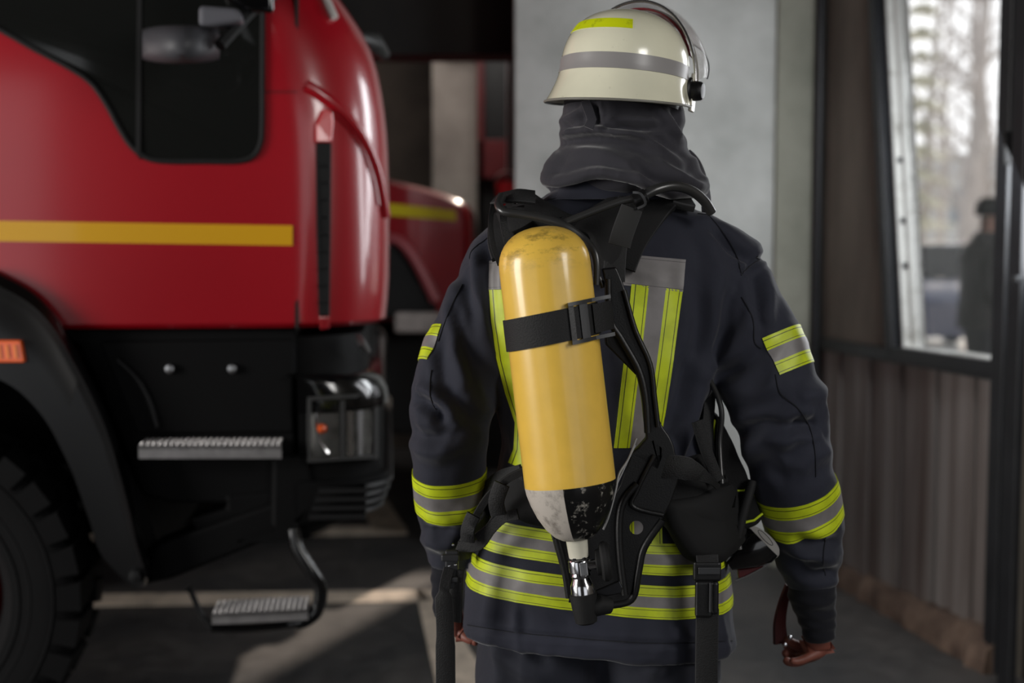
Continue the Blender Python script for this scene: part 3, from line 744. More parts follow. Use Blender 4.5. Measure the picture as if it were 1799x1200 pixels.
MB().tube([P(p.x, p.y, Y2-.03) for p in arc], .028, 10).build('fender', mat('muted_pink_plastic', (150, 70, 76), .4), e2)  # arc paler and pinker than the bonnet
dk = [P(p.x, p.y+8, Y2-.02) for p in arc]+[P(766, 560, Y2-.02), P(600, 560, Y2-.02)]
MB().prism(dk, (0, .03, 0)).build('wheel_arch', M_rubber, e2, smooth=False)
a = P(700, 560, Y2-.1); b = P(800, 640, Y2-.1)
MB().box(((a.x+b.x)/2+.02, Y2+.7, a.z-.02), (.36, 1.6, .1)).build('bumper', mat('dusty_grey_metal', (150, 142, 138), .5, var=.2, vscale=14), e2, smooth=False, bevel=.02)
MB().box((P(620, 500, Y2).x-.1, Y2+.9, .75), (1.5, 1.4, .5)).build('chassis', M_rubber, e2, smooth=False, bevel=.02)
for dy in (.12, 1.35):
    c = P(520, 560, Y2+dy); MB().lathe([(.05, -.1), (.2, -.12), (.36, -.13), (.43, -.1), (.44, 0), (.43, .1), (.36, .13), (.05, .1)], 40, Matrix.Translation((c.x-.05, Y2+dy, .44)) @ Matrix.Rotation(R(90), 4, 'X')).build('wheel', MATS['tyre_rubber'], e2)
MB().box((P(560, 400, Y2).x-1.2, Y2+.9, 1.75), (2.3, 1.8, 1.6)).build('cab_body', M_red2, e2, smooth=False, bevel=.06)
MB().box((P(560, 400, Y2).x-.04, Y2+.9, 2.1), (.06, 1.5, .6)).build('windscreen', M_darkglass, e2, smooth=False, bevel=.02)
# ================================================================ THE FIREFIGHTER
PX0 = P(1052, 600, 2.40).x
def evaluated_mesh(o):
    dg = bpy.context.evaluated_depsgraph_get(); dg.update(); e = o.evaluated_get(dg)
    return bpy.data.meshes.new_from_object(e, depsgraph=dg)
def bake(o):
    me = evaluated_mesh(o); old = o.data; o.modifiers.clear(); o.data = me; return o
def skin_body(name, verts, edges, m, sub=2, parent=None, tweak=None):
    me = bpy.data.meshes.new(name); bm = bmesh.new(); lay = bm.verts.layers.skin.verify()
    vs = []
    for i, (p, r) in enumerate(verts):
        v = bm.verts.new(p); rr = r if isinstance(r, tuple) else (r, r); v[lay].radius = rr; v[lay].use_root = (i == 0); vs.append(v)
    for a, b in edges: bm.edges.new((vs[a], vs[b]))
    bm.to_mesh(me); bm.free(); me.materials.append(m)
    o = bpy.data.objects.new(name, me); C.objects.link(o)
    k = o.modifiers.new('skin', 'SKIN'); k.use_smooth_shade = True
    s = o.modifiers.new('sub', 'SUBSURF'); s.levels = sub; s.render_levels = sub
    bake(o); o.data.polygons.foreach_set('use_smooth', [True]*len(o.data.polygons))
    if parent: put_under(o, parent)
    return o
def laplace(co, nbr, it, f=.5):
    for _ in range(it):
        co = co+f*(np.array([co[n].mean(axis=0) for n in nbr])-co)
    return co
def remeshed(name, mb, voxel, iters, m):
    o = mb.build(name, m); r = o.modifiers.new('r', 'REMESH'); r.mode = 'VOXEL'; r.voxel_size = voxel
    s = o.modifiers.new('s', 'SMOOTH'); s.factor = .5; s.iterations = iters
    bake(o); o.data.materials.clear(); o.data.materials.append(m)
    return o
def sculpt(o, strokes, noise_amp=.0015, noise_scale=14, it_smooth=3, fine=.0005, gain=1.0, wide=1.0, crease=0.0):
    """strokes: (polyline in photo pixels, half width px, height m) pressed into the side that faces the viewer"""
    me = o.data; n = len(me.vertices); co = np.empty(n*3); me.vertices.foreach_get('co', co); co = co.reshape(-1, 3)
    nr = np.empty(n*3); me.vertex_normals.foreach_get('vector', nr); nr = nr.reshape(-1, 3)
    x, y, d = projn(co); face = nr[:, 1]
    wgt = np.clip((.35-face)/.5, 0, 1)
    disp = np.zeros(n)
    for pl, hw, amp in strokes:
        hw = hw*wide
        pl = smooth_poly(V2(pl), 5); P2 = np.array([(p.x, p.y) for p in pl]); L = len(P2)-1
        best = np.full(n, 1e9); tt = np.zeros(n)
        for i in range(L):
            a = P2[i]; b = P2[i+1]; ab = b-a; l2 = (ab**2).sum()+1e-9
            t = np.clip(((x-a[0])*ab[0]+(y-a[1])*ab[1])/l2, 0, 1)
            dd = np.hypot(x-a[0]-t*ab[0], y-a[1]-t*ab[1]); k = dd < best; best[k] = dd[k]; tt[k] = (i+t[k])/L
        taper = np.minimum(1, np.minimum(tt, 1-tt)*4+.25)
        g = np.exp(-(best/hw)**2)
        amp = amp*gain; disp += amp*g*taper*wgt
        disp -= amp*.45*np.exp(-((best-1.9*hw)/(hw*.9))**2)*taper*wgt
    nz = np.array([noise.fractal(Vector((p[0]*noise_scale, p[1]*noise_scale, p[2]*noise_scale*.55)), 1.0, 2.0, 3) for p in co])
    disp += nz*noise_amp
    if crease:                       # soft cloth creases: ridged, warped noise
        for i, p in enumerate(co):
            q = Vector((p[0]*7.5, p[1]*7.5, p[2]*5.0)); q += noise.noise_vector(q*.6)*.9
            a = 1-abs(noise.noise(q)); disp[i] += crease*(a**5-.35)
    co2 = co+nr*disp[:, None]
    me.vertices.foreach_set('co', co2.reshape(-1)); me.update()
    me.polygons.foreach_set('use_smooth', [True]*len(me.polygons))
    return o
def bvh_of(o):
    me = o.data; return BVHTree.FromPolygons([v.co.copy() for v in me.vertices], [tuple(p.vertices) for p in me.polygons])

def superring(cx, cy, z, a, b, n=40, e=2.3, zt=0.0):
    out = []
    for k in range(n):
        t = 2*math.pi*k/n; c, s_ = math.cos(t), math.sin(t)
        x = a*math.copysign(abs(c)**(2/e), c); y = b*math.copysign(abs(s_)**(2/e), s_)
        out.append(Vector((cx+x, cy+y, z+zt*x)))
    return out
def pxring(py, L, Rr, Yc, b, e=2.3, tilt=0.0):
    p0 = P(L, py, Yc); p1 = P(Rr, py, Yc)
    return superring((p0.x+p1.x)/2, Yc, (p0.z+p1.z)/2, (p1.x-p0.x)/2, b, e=e, zt=tilt)

fire = thing('firefighter', (PX0, 2.42, 0), 'firefighter seen from behind in dark navy turnout gear with lime reflective bands, arms hanging', 'person')
# ---- cloth materials
def cloth(name, rgb, rough=.82, sheen=.25):
    m = bpy.data.materials.new(name); m.use_nodes = True; n = m.node_tree.nodes; l = m.node_tree.links; b = n['Principled BSDF']
    tc = n.new('ShaderNodeTexCoord'); n1 = n.new('ShaderNodeTexNoise'); n1.inputs['Scale'].default_value = 5; n1.inputs['Detail'].default_value = 6
    l.new(tc.outputs['Object'], n1.inputs[0]); cr = n.new('ShaderNodeValToRGB'); e = cr.color_ramp.elements
    c = lin(rgb); e[0].position = .3; e[1].position = .75; e[0].color = tuple(v*.82 for v in c[:3])+(1,); e[1].color = tuple(v*1.25 for v in c[:3])+(1,)
    l.new(n1.outputs[0], cr.inputs[0]); l.new(cr.outputs[0], b.inputs['Base Color']); b.inputs['Roughness'].default_value = rough
    b.inputs['Sheen Weight'].default_value = sheen; b.inputs['Sheen Roughness'].default_value = .4; b.inputs['Specular IOR Level'].default_value = .35
    # woven ripstop relief
    wv = n.new('ShaderNodeTexNoise'); wv.inputs['Scale'].default_value = 700; wv.inputs['Detail'].default_value = 2
    n3 = n.new('ShaderNodeTexNoise'); n3.inputs['Scale'].default_value = 60; n3.inputs['Detail'].default_value = 4
    l.new(tc.outputs['Object'], wv.inputs[0]); l.new(tc.outputs['Object'], n3.inputs[0])
    ad = n.new('ShaderNodeMath'); ad.operation = 'MULTIPLY_ADD'; ad.inputs[1].default_value = .25; l.new(wv.outputs[0], ad.inputs[0]); l.new(n3.outputs[0], ad.inputs[2])
    bp = n.new('ShaderNodeBump'); bp.inputs['Strength'].default_value = .45; bp.inputs['Distance'].default_value = .0016
    l.new(ad.outputs[0], bp.inputs['Height']); l.new(bp.outputs[0], b.inputs['Normal'])
    return m
M_navy = cloth('navy_turnout_cloth', (38, 40, 52))
M_hood = cloth('charcoal_hood_cloth', (50, 49, 55), .9, .3)
M_knit = cloth('black_knit_cuff', (22, 23, 30), .95, .2)
M_trous = cloth('dark_trouser_cloth', (34, 36, 46))
M_skin = mat('skin', (124, 72, 60), .5, var=.12, vscale=30, bump=.2, bscale=150)
M_web = mat('black_webbing', (20, 20, 21), .7, bump=.6, bscale=420, stretch=(1, 1, 1))
M_pad = mat('black_padded_fabric', (16, 16, 17), .85, bump=.4, bscale=260)
M_edge = mat('webbing_edge_grey', (44, 44, 46), .7)

def tape_mat(name, kind):
    """kind 'h': yellow / silver / yellow bands across UV.y; 's': plain silver. Stitch lines included."""
    m = bpy.data.materials.new(name); m.use_nodes = True; n = m.node_tree.nodes; l = m.node_tree.links; b = n['Principled BSDF']
    uv = n.new('ShaderNodeUVMap'); sx = n.new('ShaderNodeSeparateXYZ'); l.new(uv.outputs[0], sx.inputs[0])
    cr = n.new('ShaderNodeValToRGB'); cr.color_ramp.interpolation = 'CONSTANT'; e = cr.color_ramp.elements
    Y = lin((206, 222, 30)); S = lin((128, 124, 124))
    if kind == 'h':
        e[0].position = 0; e[0].color = Y; e[1].position = .335; e[1].color = S; q = e.new(.665); q.color = Y
    else: e[0].color = S; e[1].color = S
    l.new(sx.outputs[1], cr.inputs[0])
    # stitches
    st = n.new('ShaderNodeValToRGB'); st.color_ramp.interpolation = 'CONSTANT'; e2 = st.color_ramp.elements
    marks = [.07, .27, .73, .93] if kind == 'h' else [.08, .92]
    e2[0].position = 0; e2[0].color = (0, 0, 0, 1); e2[1].position = marks[0]; e2[1].color = (1, 1, 1, 1)
    q = e2.new(marks[0]+.016); q.color = (0, 0, 0, 1)
    for k in marks[1:]:
        q = e2.new(k); q.color = (1, 1, 1, 1); q = e2.new(k+.016); q.color = (0, 0, 0, 1)
    l.new(sx.outputs[1], st.inputs[0])
    tc = n.new('ShaderNodeTexCoord'); nz = n.new('ShaderNodeTexNoise'); nz.inputs['Scale'].default_value = 22; nz.inputs['Detail'].default_value = 7
    l.new(tc.outputs['Object'], nz.inputs[0])
    c3 = n.new('ShaderNodeValToRGB'); c3.color_ramp.elements[0].position = .3; c3.color_ramp.elements[0].color = (.62, .62, .6, 1); c3.color_ramp.elements[1].position = .6
    l.new(nz.outputs[0], c3.inputs[0])
    mu = n.new('ShaderNodeMixRGB'); mu.blend_type = 'MULTIPLY'; mu.inputs[0].default_value = .8; l.new(cr.outputs[0], mu.inputs[1]); l.new(c3.outputs[0], mu.inputs[2])
    mx = n.new('ShaderNodeMixRGB'); l.new(st.outputs[0], mx.inputs[0]); l.new(mu.outputs[0], mx.inputs[1]); mx.inputs[2].default_value = lin((60, 62, 22)) if kind == 'h' else lin((60, 58, 58))
    l.new(mx.outputs[0], b.inputs['Base Color']); b.inputs['Roughness'].default_value = .5
    bp = n.new('ShaderNodeBump'); bp.inputs['Strength'].default_value = .25; bp.inputs['Distance'].default_value = .002
    l.new(nz.outputs[0], bp.inputs['Height']); l.new(bp.outputs[0], b.inputs['Normal'])
    return m
M_tape = tape_mat('lime_silver_lime_tape', 'h'); M_silver = tape_mat('silver_tape', 's')

# ---- jacket shell: torso + sleeves
g = MB()
rows = [  # y, left, right, Ycentre, half depth
 (330, 985, 1120, 2.38, .050), (348, 955, 1160, 2.385, .066), (366, 915, 1215, 2.39, .082), (384, 880, 1262, 2.39, .092), (405, 850, 1300, 2.39, .100),
 (430, 826, 1326, 2.39, .108), (465, 806, 1340, 2.39, .118), (510, 802, 1332, 2.39, .128), (560, 816, 1306, 2.39, .135), (620, 842, 1276, 2.39, .140),
 (690, 868, 1250, 2.39, .138), (760, 880, 1240, 2.39, .134), (830, 876, 1246, 2.39, .132), (900, 856, 1260, 2.39, .136), (960, 838, 1274, 2.39, .142),
 (1020, 824, 1284, 2.39, .147), (1080, 814, 1290, 2.39, .150), (1120, 811, 1291, 2.39, .151)]
tilt_px = 38/480.0
rr = []
for (y, L, Rr, Yc, b) in rows:
    k = max(0, min(1, (y-700)/400)); rr.append(pxring(y, L, Rr, Yc, b, tilt=-tilt_px*k*1.0))
g.loft(rr)
def arm(mb, pts, n=28):
    """pts: (px, py, Y, radius px, depth factor)"""
    cs = smooth_poly([Vector(P(x, y, Y)) for x, y, Y, r, f in pts], 5); rs = smooth_poly([Vector((r, f, 0)) for x, y, Y, r, f in pts], 5)
    k = len(cs); rings = []
    for i, c in enumerate(cs):
        t = (cs[min(i+1, k-1)]-cs[max(i-1, 0)]).normalized(); x = t.cross(Vector((0, 1, 0))).normalized(); y = x.cross(t)
        r = rs[i].x*c.y/F; rings.append([c+x*r*math.cos(a)+y*r*rs[i].y*math.sin(a) for a in [2*math.pi*j/n for j in range(n)]])
    mb.loft(rings); return cs, rs
RARM = [(1235, 470, 2.39, 62, .9), (1272, 512, 2.385, 80, .95), (1303, 570, 2.37, 86, 1), (1335, 640, 2.355, 90, .95), (1365, 705, 2.34, 86, .95), (1378, 760, 2.34, 78, .95), (1390, 830, 2.355, 76, .95), (1407, 900, 2.375, 73, .95), (1416, 950, 2.39, 66, .95), (1424, 995, 2.405, 54, .95), (1427, 1028, 2.41, 45, 1)]
LARM = [(900, 470, 2.39, 60, .9), (866, 520, 2.385, 70, .95), (836, 580, 2.37, 76, 1), (812, 640, 2.355, 78, .95), (795, 700, 2.34, 77, .95), (790, 750, 2.34, 72, .95), (788, 810, 2.355, 66, .95), (790, 870, 2.375, 63, .95), (790, 920, 2.39, 56, .95), (790, 965, 2.41, 44, .95), (788, 990, 2.42, 34, 1)]
rcs, rrs = arm(g, RARM); lcs, lrs = arm(g, LARM)
jacket = remeshed('jacket', g, .0055, 14, M_navy)
strokes = [
 # back drape right
 ([(1232, 395), (1262, 470), (1262, 560), (1240, 650)], 12, .006), ([(1215, 470), (1226, 560), (1224, 640)], 10, -.004), ([(1275, 500), (1268, 580), (1250, 640)], 9, -.006),
 ([(1246, 655), (1290, 610), (1330, 560)], 12, .006), ([(1250, 665), (1310, 640), (1350, 610)], 9, -.005), ([(1256, 680), (1320, 690), (1370, 670)], 13, .005),
 ([(1290, 762), (1340, 748), (1385, 752), (1420, 748)], 9, -.006), ([(1300, 800), (1350, 775), (1400, 780)], 12, .005), ([(1440, 742), (1420, 748), (1395, 740)], 9, -.010), ([(1452, 690), (1432, 690), (1400, 700)], 14, .006),
 ([(1462, 790), (1430, 800), (1400, 830)], 13, .006), ([(1310, 830), (1350, 820), (1390, 845)], 10, -.004),
 ([(1478, 948), (1440, 958), (1400, 950)], 8, -.007), ([(1475, 985), (1430, 980), (1385, 965)], 9, .006), ([(1472, 1005), (1435, 1012), (1395, 1000)], 7, -.006), ([(1365, 975), (1400, 990), (1440, 985)], 7, -.004),
 ([(1340, 462), (1352, 520), (1350, 580)], 9, .004), ([(1318, 470), (1330, 530), (1338, 580)], 8, -.004), ([(1390, 560), (1395, 600), (1410, 640)], 12, .003),
 # shoulder yoke on the right
 ([(1225, 372), (1290, 408), (1342, 445)], 10, .006), ([(1250, 400), (1290, 440), (1325, 462)], 6, -.005), ([(1345, 446), (1318, 470), (1300, 485)], 4, -.004),
 # left side
 ([(838, 420), (842, 500), (862, 600), (885, 680)], 11, .006), ([(815, 440), (820, 500), (840, 570)], 9, -.005), ([(860, 430), (858, 520), (868, 600)], 9, -.005), ([(792, 480), (785, 540), (770, 600)], 9, .004),
 ([(788, 540), (800, 610), (812, 660), (815, 690)], 8, .006), ([(770, 600), (778, 660), (790, 700)], 8, -.005), ([(728, 700), (748, 706), (770, 722), (778, 745)], 8, -.008), ([(745, 680), (765, 700), (790, 715), (800, 740)], 9, .006), ([(718, 752), (750, 768), (790, 764)], 9, -.005), ([(730, 785), (770, 798), (830, 770)], 11, .004), ([(790, 700), (830, 735), (860, 750)], 10, -.004),
 ([(738, 925), (770, 935), (800, 930)], 8, -.005), ([(745, 950), (775, 960), (800, 955)], 8, .005), ([(760, 905), (790, 915), (820, 908)], 9, .004), ([(812, 600), (840, 650), (872, 700)], 10, -.004),
 # small of the back
 ([(1185, 800), (1220, 720), (1238, 640)], 14, .007), ([(1205, 830), (1232, 760), (1245, 700)], 9, -.006), ([(1170, 760), (1195, 700), (1205, 620)], 10, -.005),
 ([(880, 760), (892, 830), (900, 900)], 9, -.004),
 ([(820, 1100), (900, 1112), (1000, 1122), (1150, 1132), (1285, 1126)], 4, -.003),
 ([(900, 1070), (905, 1095), (900, 1110)], 8, .003), ([(1190, 1100), (1200, 1120)], 8, .003),
 ([(960, 345), (1040, 332), (1130, 345)], 9, .003),
]
sculpt(jacket, strokes, .0036, 10, gain=1.45, wide=1.25, crease=.0042)
put_under(jacket, fire)
JB = bvh_of(jacket)
def on_jacket(px, py, off=.0):
    d = ray(px, py); hit, nr, i, dist = JB.ray_cast(CAM, d.normalized())
    if hit is None:
        q = P(px, py, 2.33); hit, nr, i, dist = JB.find_nearest(q)
    if nr.dot(d) > 0: nr = -nr
    return hit+nr*off, nr
def strip(name, rowfun, nu, nv, m, parent, off=.0018, thick=.0014, outward=False):
    """rowfun(u,v)->(origin, direction) ; builds a thin cloth strip lying on the jacket"""
    top = []; bot = []; uvs = []
    for i in range(nu+1):
        a = []; b = []; uu = []
        for j in range(nv+1):
            o_, d = rowfun(i/nu, j/nv); d = d.normalized(); hit, nr, k, dist = JB.ray_cast(o_, d)
            if hit is None: hit, nr, k, dist = JB.find_nearest(o_+d*.3)
            if outward:
                re_ = 1/((abs(d.x)/.226)**2.3+(abs(d.y)/.149)**2.3)**(1/2.3)
                if outward == 'hem' and (hit-o_).length > re_+.022: hit = o_+d*re_; nr = d.copy()
                d = -d
            if nr.dot(d) > 0: nr = -nr
            hit = hit.copy(); nn = (nr*.5-d*.5).normalized()
            a.append(hit+nn*off); b.append(hit-nn*thick); uu.append((i/nu, j/nv))
        top.append(a); bot.append(b); uvs.append(uu)
    # smooth the offset surface a little so voxels do not print through
    g = MB(); g.grid(top, False, 0, uvs)
    edge = lambda r1, r2, u: g.grid([r1, r2], False, 0, [u, u])
    edge(top[0], bot[0], uvs[0]); edge(top[-1], bot[-1], uvs[-1])
    edge([r[0] for r in top], [r[0] for r in bot], [u[0] for u in uvs]); edge([r[-1] for r in top], [r[-1] for r in bot], [u[-1] for u in uvs])
    o = g.build(name, m, parent, angle=80)
    return o
# hem bands
cxh = P(1052, 1040, 2.40).x
def hem(zmid_px, wd, name):
    zc = P(1052, zmid_px, 2.245).z+.0; cen = Vector((cxh, 2.39, 0))
    def f(u, v):
        a = 2*math.pi*u-math.pi/2; d = Vector((math.cos(a), math.sin(a), 0)); x = d.x*.24
        z = zc-x*.075+(.5-v)*wd; o_ = cen.copy(); o_.z = z
        return o_, d
    return strip(name, f, 150, 10, M_tape, jacket, outward='hem')
hem(1050, .056, 'reflective_band'); hem(975, .053, 'reflective_band')
# sleeve bands: full rings or outer patches
def sleeve(cs, idx, wd, a0, a1, nu, name, reach=.16):
    c = cs[idx]; t = (cs[idx+1]-cs[idx-1]).normalized(); x = t.cross(Vector((0, 1, 0))).normalized(); y = x.cross(t)
    def f(u, v):
        a = a0+(a1-a0)*u; d = x*math.cos(a)+y*math.sin(a)
        return c+t*((v-.5)*wd), d
    return strip(name, f, nu, 10, M_tape, jacket, outward=True)
def idx_at(cs, py):
    best = min(range(1, len(cs)-1), key=lambda i: abs(projn(np.array([cs[i]]))[1][0]-py)); return best
# find whether x points right (screen) for each arm
def xsign(cs): t = (cs[10]-cs[8]).normalized(); return t.cross(Vector((0, 1, 0))).x
sR = xsign(rcs)
i_ = idx_at(rcs, 645)
# angle measured in (x,y) where y points towards -Y or +Y; choose with test
def ysign(cs, i): t = (cs[i+1]-cs[i-1]).normalized(); x = t.cross(Vector((0, 1, 0))).normalized(); return x.x, x.cross(t).y
xs, ys = ysign(rcs, i_)
def ang(cs, i, out, back):
    """angle of direction: out=+1 screen right, back=+1 towards the camera"""
    xs, ys = ysign(cs, i); return math.atan2((-back if ys > 0 else back), (out if xs > 0 else -out))
def arc_angles(cs, i, a_from, a_to):
    # a in degrees: 0 = screen right, 90 = towards camera, 180 = screen left
    xs, ys = ysign(cs, i); r = []
    for a in (a_from, a_to):
        X = math.cos(R(a)); Yb = math.sin(R(a)); r.append((X*(1 if xs > 0 else -1), -Yb*(1 if ys > 0 else -1)))
    b0 = math.atan2(r[0][1], r[0][0]); sgn = 1 if ((xs > 0) != (ys > 0)) else -1
    return b0, b0+sgn*R(a_to-a_from)
a0, a1 = arc_angles(rcs, i_, -70, 82); sleeve(rcs, i_, .068, a0, a1, 40, 'sleeve_patch')
i_ = idx_at(rcs, 885); a0, a1 = arc_angles(rcs, i_, 0, 360); sleeve(rcs, i_, .074, a0, a1, 80, 'sleeve_band')
i_ = idx_at(lcs, 632); a0, a1 = arc_angles(lcs, i_, 138, 250); sleeve(lcs, i_, .066, a0, a1, 36, 'sleeve_patch')
i_ = idx_at(lcs, 856); a0, a1 = arc_angles(lcs, i_, 0, 360); sleeve(lcs, i_, .074, a0, a1, 80, 'sleeve_band')
# back panels: silver bars and lime / silver / lime straps, laid straight on from behind
def back(quad, name, m, nu=40, nv=14, uvswap=False):
    """quad of px corners tl, tr, br, bl; UV.y runs across the strap"""
    tl, tr, br, bl = [Vector((x, y, 0)) for x, y in quad]
    def f(u, v):
        q = (tl*(1-v)+tr*v)*(1-u)+(bl*(1-v)+br*v)*u if uvswap else (tl*(1-u)+tr*u)*(1-v)+(bl*(1-u)+br*u)*v
        p = P(q.x, q.y, 2.24); p2 = p.copy(); p2.y = 1.6; return p2, Vector((0, 1, 0))
    return strip(name, f, nu, nv, m, jacket)
back(((1086, 446), (1210, 457), (1203, 514), (1080, 500)), 'silver_back_panel', M_silver, 24, 14)
back(((1112, 500), (1203, 511), (1163, 790), (1080, 790)), 'back_strap_tape', M_tape, 50, 14, True)
back(((1090, 905), (1166, 905), (1166, 960), (1090, 960)), 'back_strap_tape', M_tape, 10, 10, True)
back(((858, 460), (985, 448), (985, 500), (857, 512)), 'silver_back_panel', M_silver, 24, 12)
pth = [(858, 512, 948, 506), (862, 570, 955, 565), (872, 640, 963, 630), (888, 700, 975, 690), (905, 752, 985, 745), (903, 800, 985, 795), (893, 830, 982, 830)]
def lf(u, v):
    k = u*(len(pth)-1); i = min(int(k), len(pth)-2); t = k-i; a = [pth[i][q]*(1-t)+pth[i+1][q]*t for q in range(4)]
    x = a[0]*(1-v)+a[2]*v; y = a[1]*(1-v)+a[3]*v; p = P(x, y, 2.24); p.y = 1.6; return p, Vector((0, 1, 0))
strip('back_strap_tape', lf, 60, 14, M_tape, jacket)
# seams: thin raised stitch lines
def seam(pts, r=.0011, name='stitched_seam', m=None, off=.0006):
    q = [on_jacket(p.x, p.y, off)[0] for p in smooth_poly(V2(pts), 6)]
    return MB().tube(q, r, 6).build(name, m or M_knit, jacket)
seam([(1303, 522), (1322, 560), (1325, 600), (1337, 612)]); seam([(1362, 658), (1370, 690), (1400, 716), (1420, 745), (1431, 790), (1433, 838)])
seam([(1228, 362), (1262, 398), (1290, 440), (1302, 480)]); seam([(1343, 452), (1325, 462), (1308, 476), (1302, 484)])
seam([(800, 455), (826, 425), (848, 402)]); seam([(770, 600), (790, 545), (812, 500)]); seam([(758, 650), (755, 690), (765, 720)])
seam([(1450, 945), (1446, 980), (1450, 1012)]); seam([(822, 1098), (900, 1110), (1000, 1120), (1150, 1130), (1286, 1126)]); seam([(962, 352), (1010, 342), (1060, 338), (1130, 350)])
# raised elastic collar inside: upright collar stand behind the hood
g = MB(); rows = [(300, 1000, 1165, 2.385, .075), (325, 985, 1165, 2.385, .082), (352, 960, 1185, 2.385, .09)]
g.loft([pxring(y, L, Rr, Yc, b) for y, L, Rr, Yc, b in rows]); g.build('collar', M_navy, jacket)
g = MB(); fl = smooth_poly([P(1206, 268, 2.42), P(1222, 288, 2.42), P(1233, 315, 2.41), (P(1240, 345, 2.39)), P(1240, 375, 2.37)], 5)
g.ribbon(fl, Vector((.75, -.65, 0)), [.016+.012*math.sin(math.pi*i/(len(fl)-1)) for i in range(len(fl))], .008); g.build('collar_flap', M_hood, jacket)

# ---- knit cuffs
def cuffs(pts, name):
    g = MB(); cs, rs = arm(g, pts, 36); o = g.build(name, M_knit)
    s = o.modifiers.new('s', 'SUBSURF'); s.levels = s.render_levels = 1; bake(o)
    me = o.data
    for v in me.vertices:
        v.co += v.normal*(.0016*noise.noise(v.co*26)+.0012*math.sin(v.co.z*240+3*noise.noise(v.co*20)))
    put_under(o, jacket); finish(o, True, 80); return o
cuffs([(1428, 1000, 2.40, 36, 1), (1427, 1040, 2.41, 44, 1), (1430, 1060, 2.415, 38, .95), (1436, 1090, 2.42, 33, .9), (1440, 1125, 2.425, 27, .85)], 'knit_cuff')
cuffs([(790, 970, 2.41, 30, 1), (784, 1010, 2.42, 28, 1), (783, 1045, 2.425, 24, 1), (784, 1085, 2.43, 22, .95)], 'knit_cuff')

# ---- trousers
g = MB()
def leg(cx0, cx1, sgn):
    rings = []
    for (z, cx, cy, a, b) in ((.86, PX0+sgn*.085, 2.40, .118, .135), (.76, PX0+sgn*.098, 2.40, .118, .135), (.62, PX0+sgn*.11, 2.40, .108, .122), (.48, PX0+sgn*.118, 2.39, .098, .108), (.40, PX0+sgn*.12, 2.39, .095, .102), (.28, PX0+sgn*.122, 2.40, .092, .102), (.16, PX0+sgn*.124, 2.42, .092, .104), (.09, PX0+sgn*.125, 2.42, .094, .108)):
        rings.append(superring(cx, cy, z, a, b, 32, 2.2))
    g.loft(rings)
leg(0, 0, -1); leg(0, 0, 1); g.loft([superring(PX0, 2.40, z, a, b, 36, 2.3) for z, a, b in ((1.02, .17, .11), (.95, .19, .128), (.86, .2, .135), (.80, .19, .13))])
tr = remeshed('trousers', g, .008, 8, M_trous)
sculpt(tr, [([(860, 1130), (900, 1170), (960, 1198)], 14, .008), ([(1270, 1140), (1262, 1200)], 12, .006), ([(930, 1130), (960, 1170)], 10, -.006), ([(1180, 1135), (1140, 1190)], 12, .006)], .006, 8, crease=.006)
put_under(tr, fire)
for sgn in (-1, 1):
    x = PX0+sgn*.125; g = MB()
    g.loft([superring(x, cy, z, a, b, 28, 2.5) for z, cy, a, b in ((0, 2.47, .052, .15), (.025, 2.47, .055, .155), (.05, 2.46, .052, .145), (.085, 2.44, .05, .12), (.13, 2.42, .052, .08), (.24, 2.42, .058, .07), (.26, 2.42, .058, .07))])
    g.build('boot', M_rubber, fire)

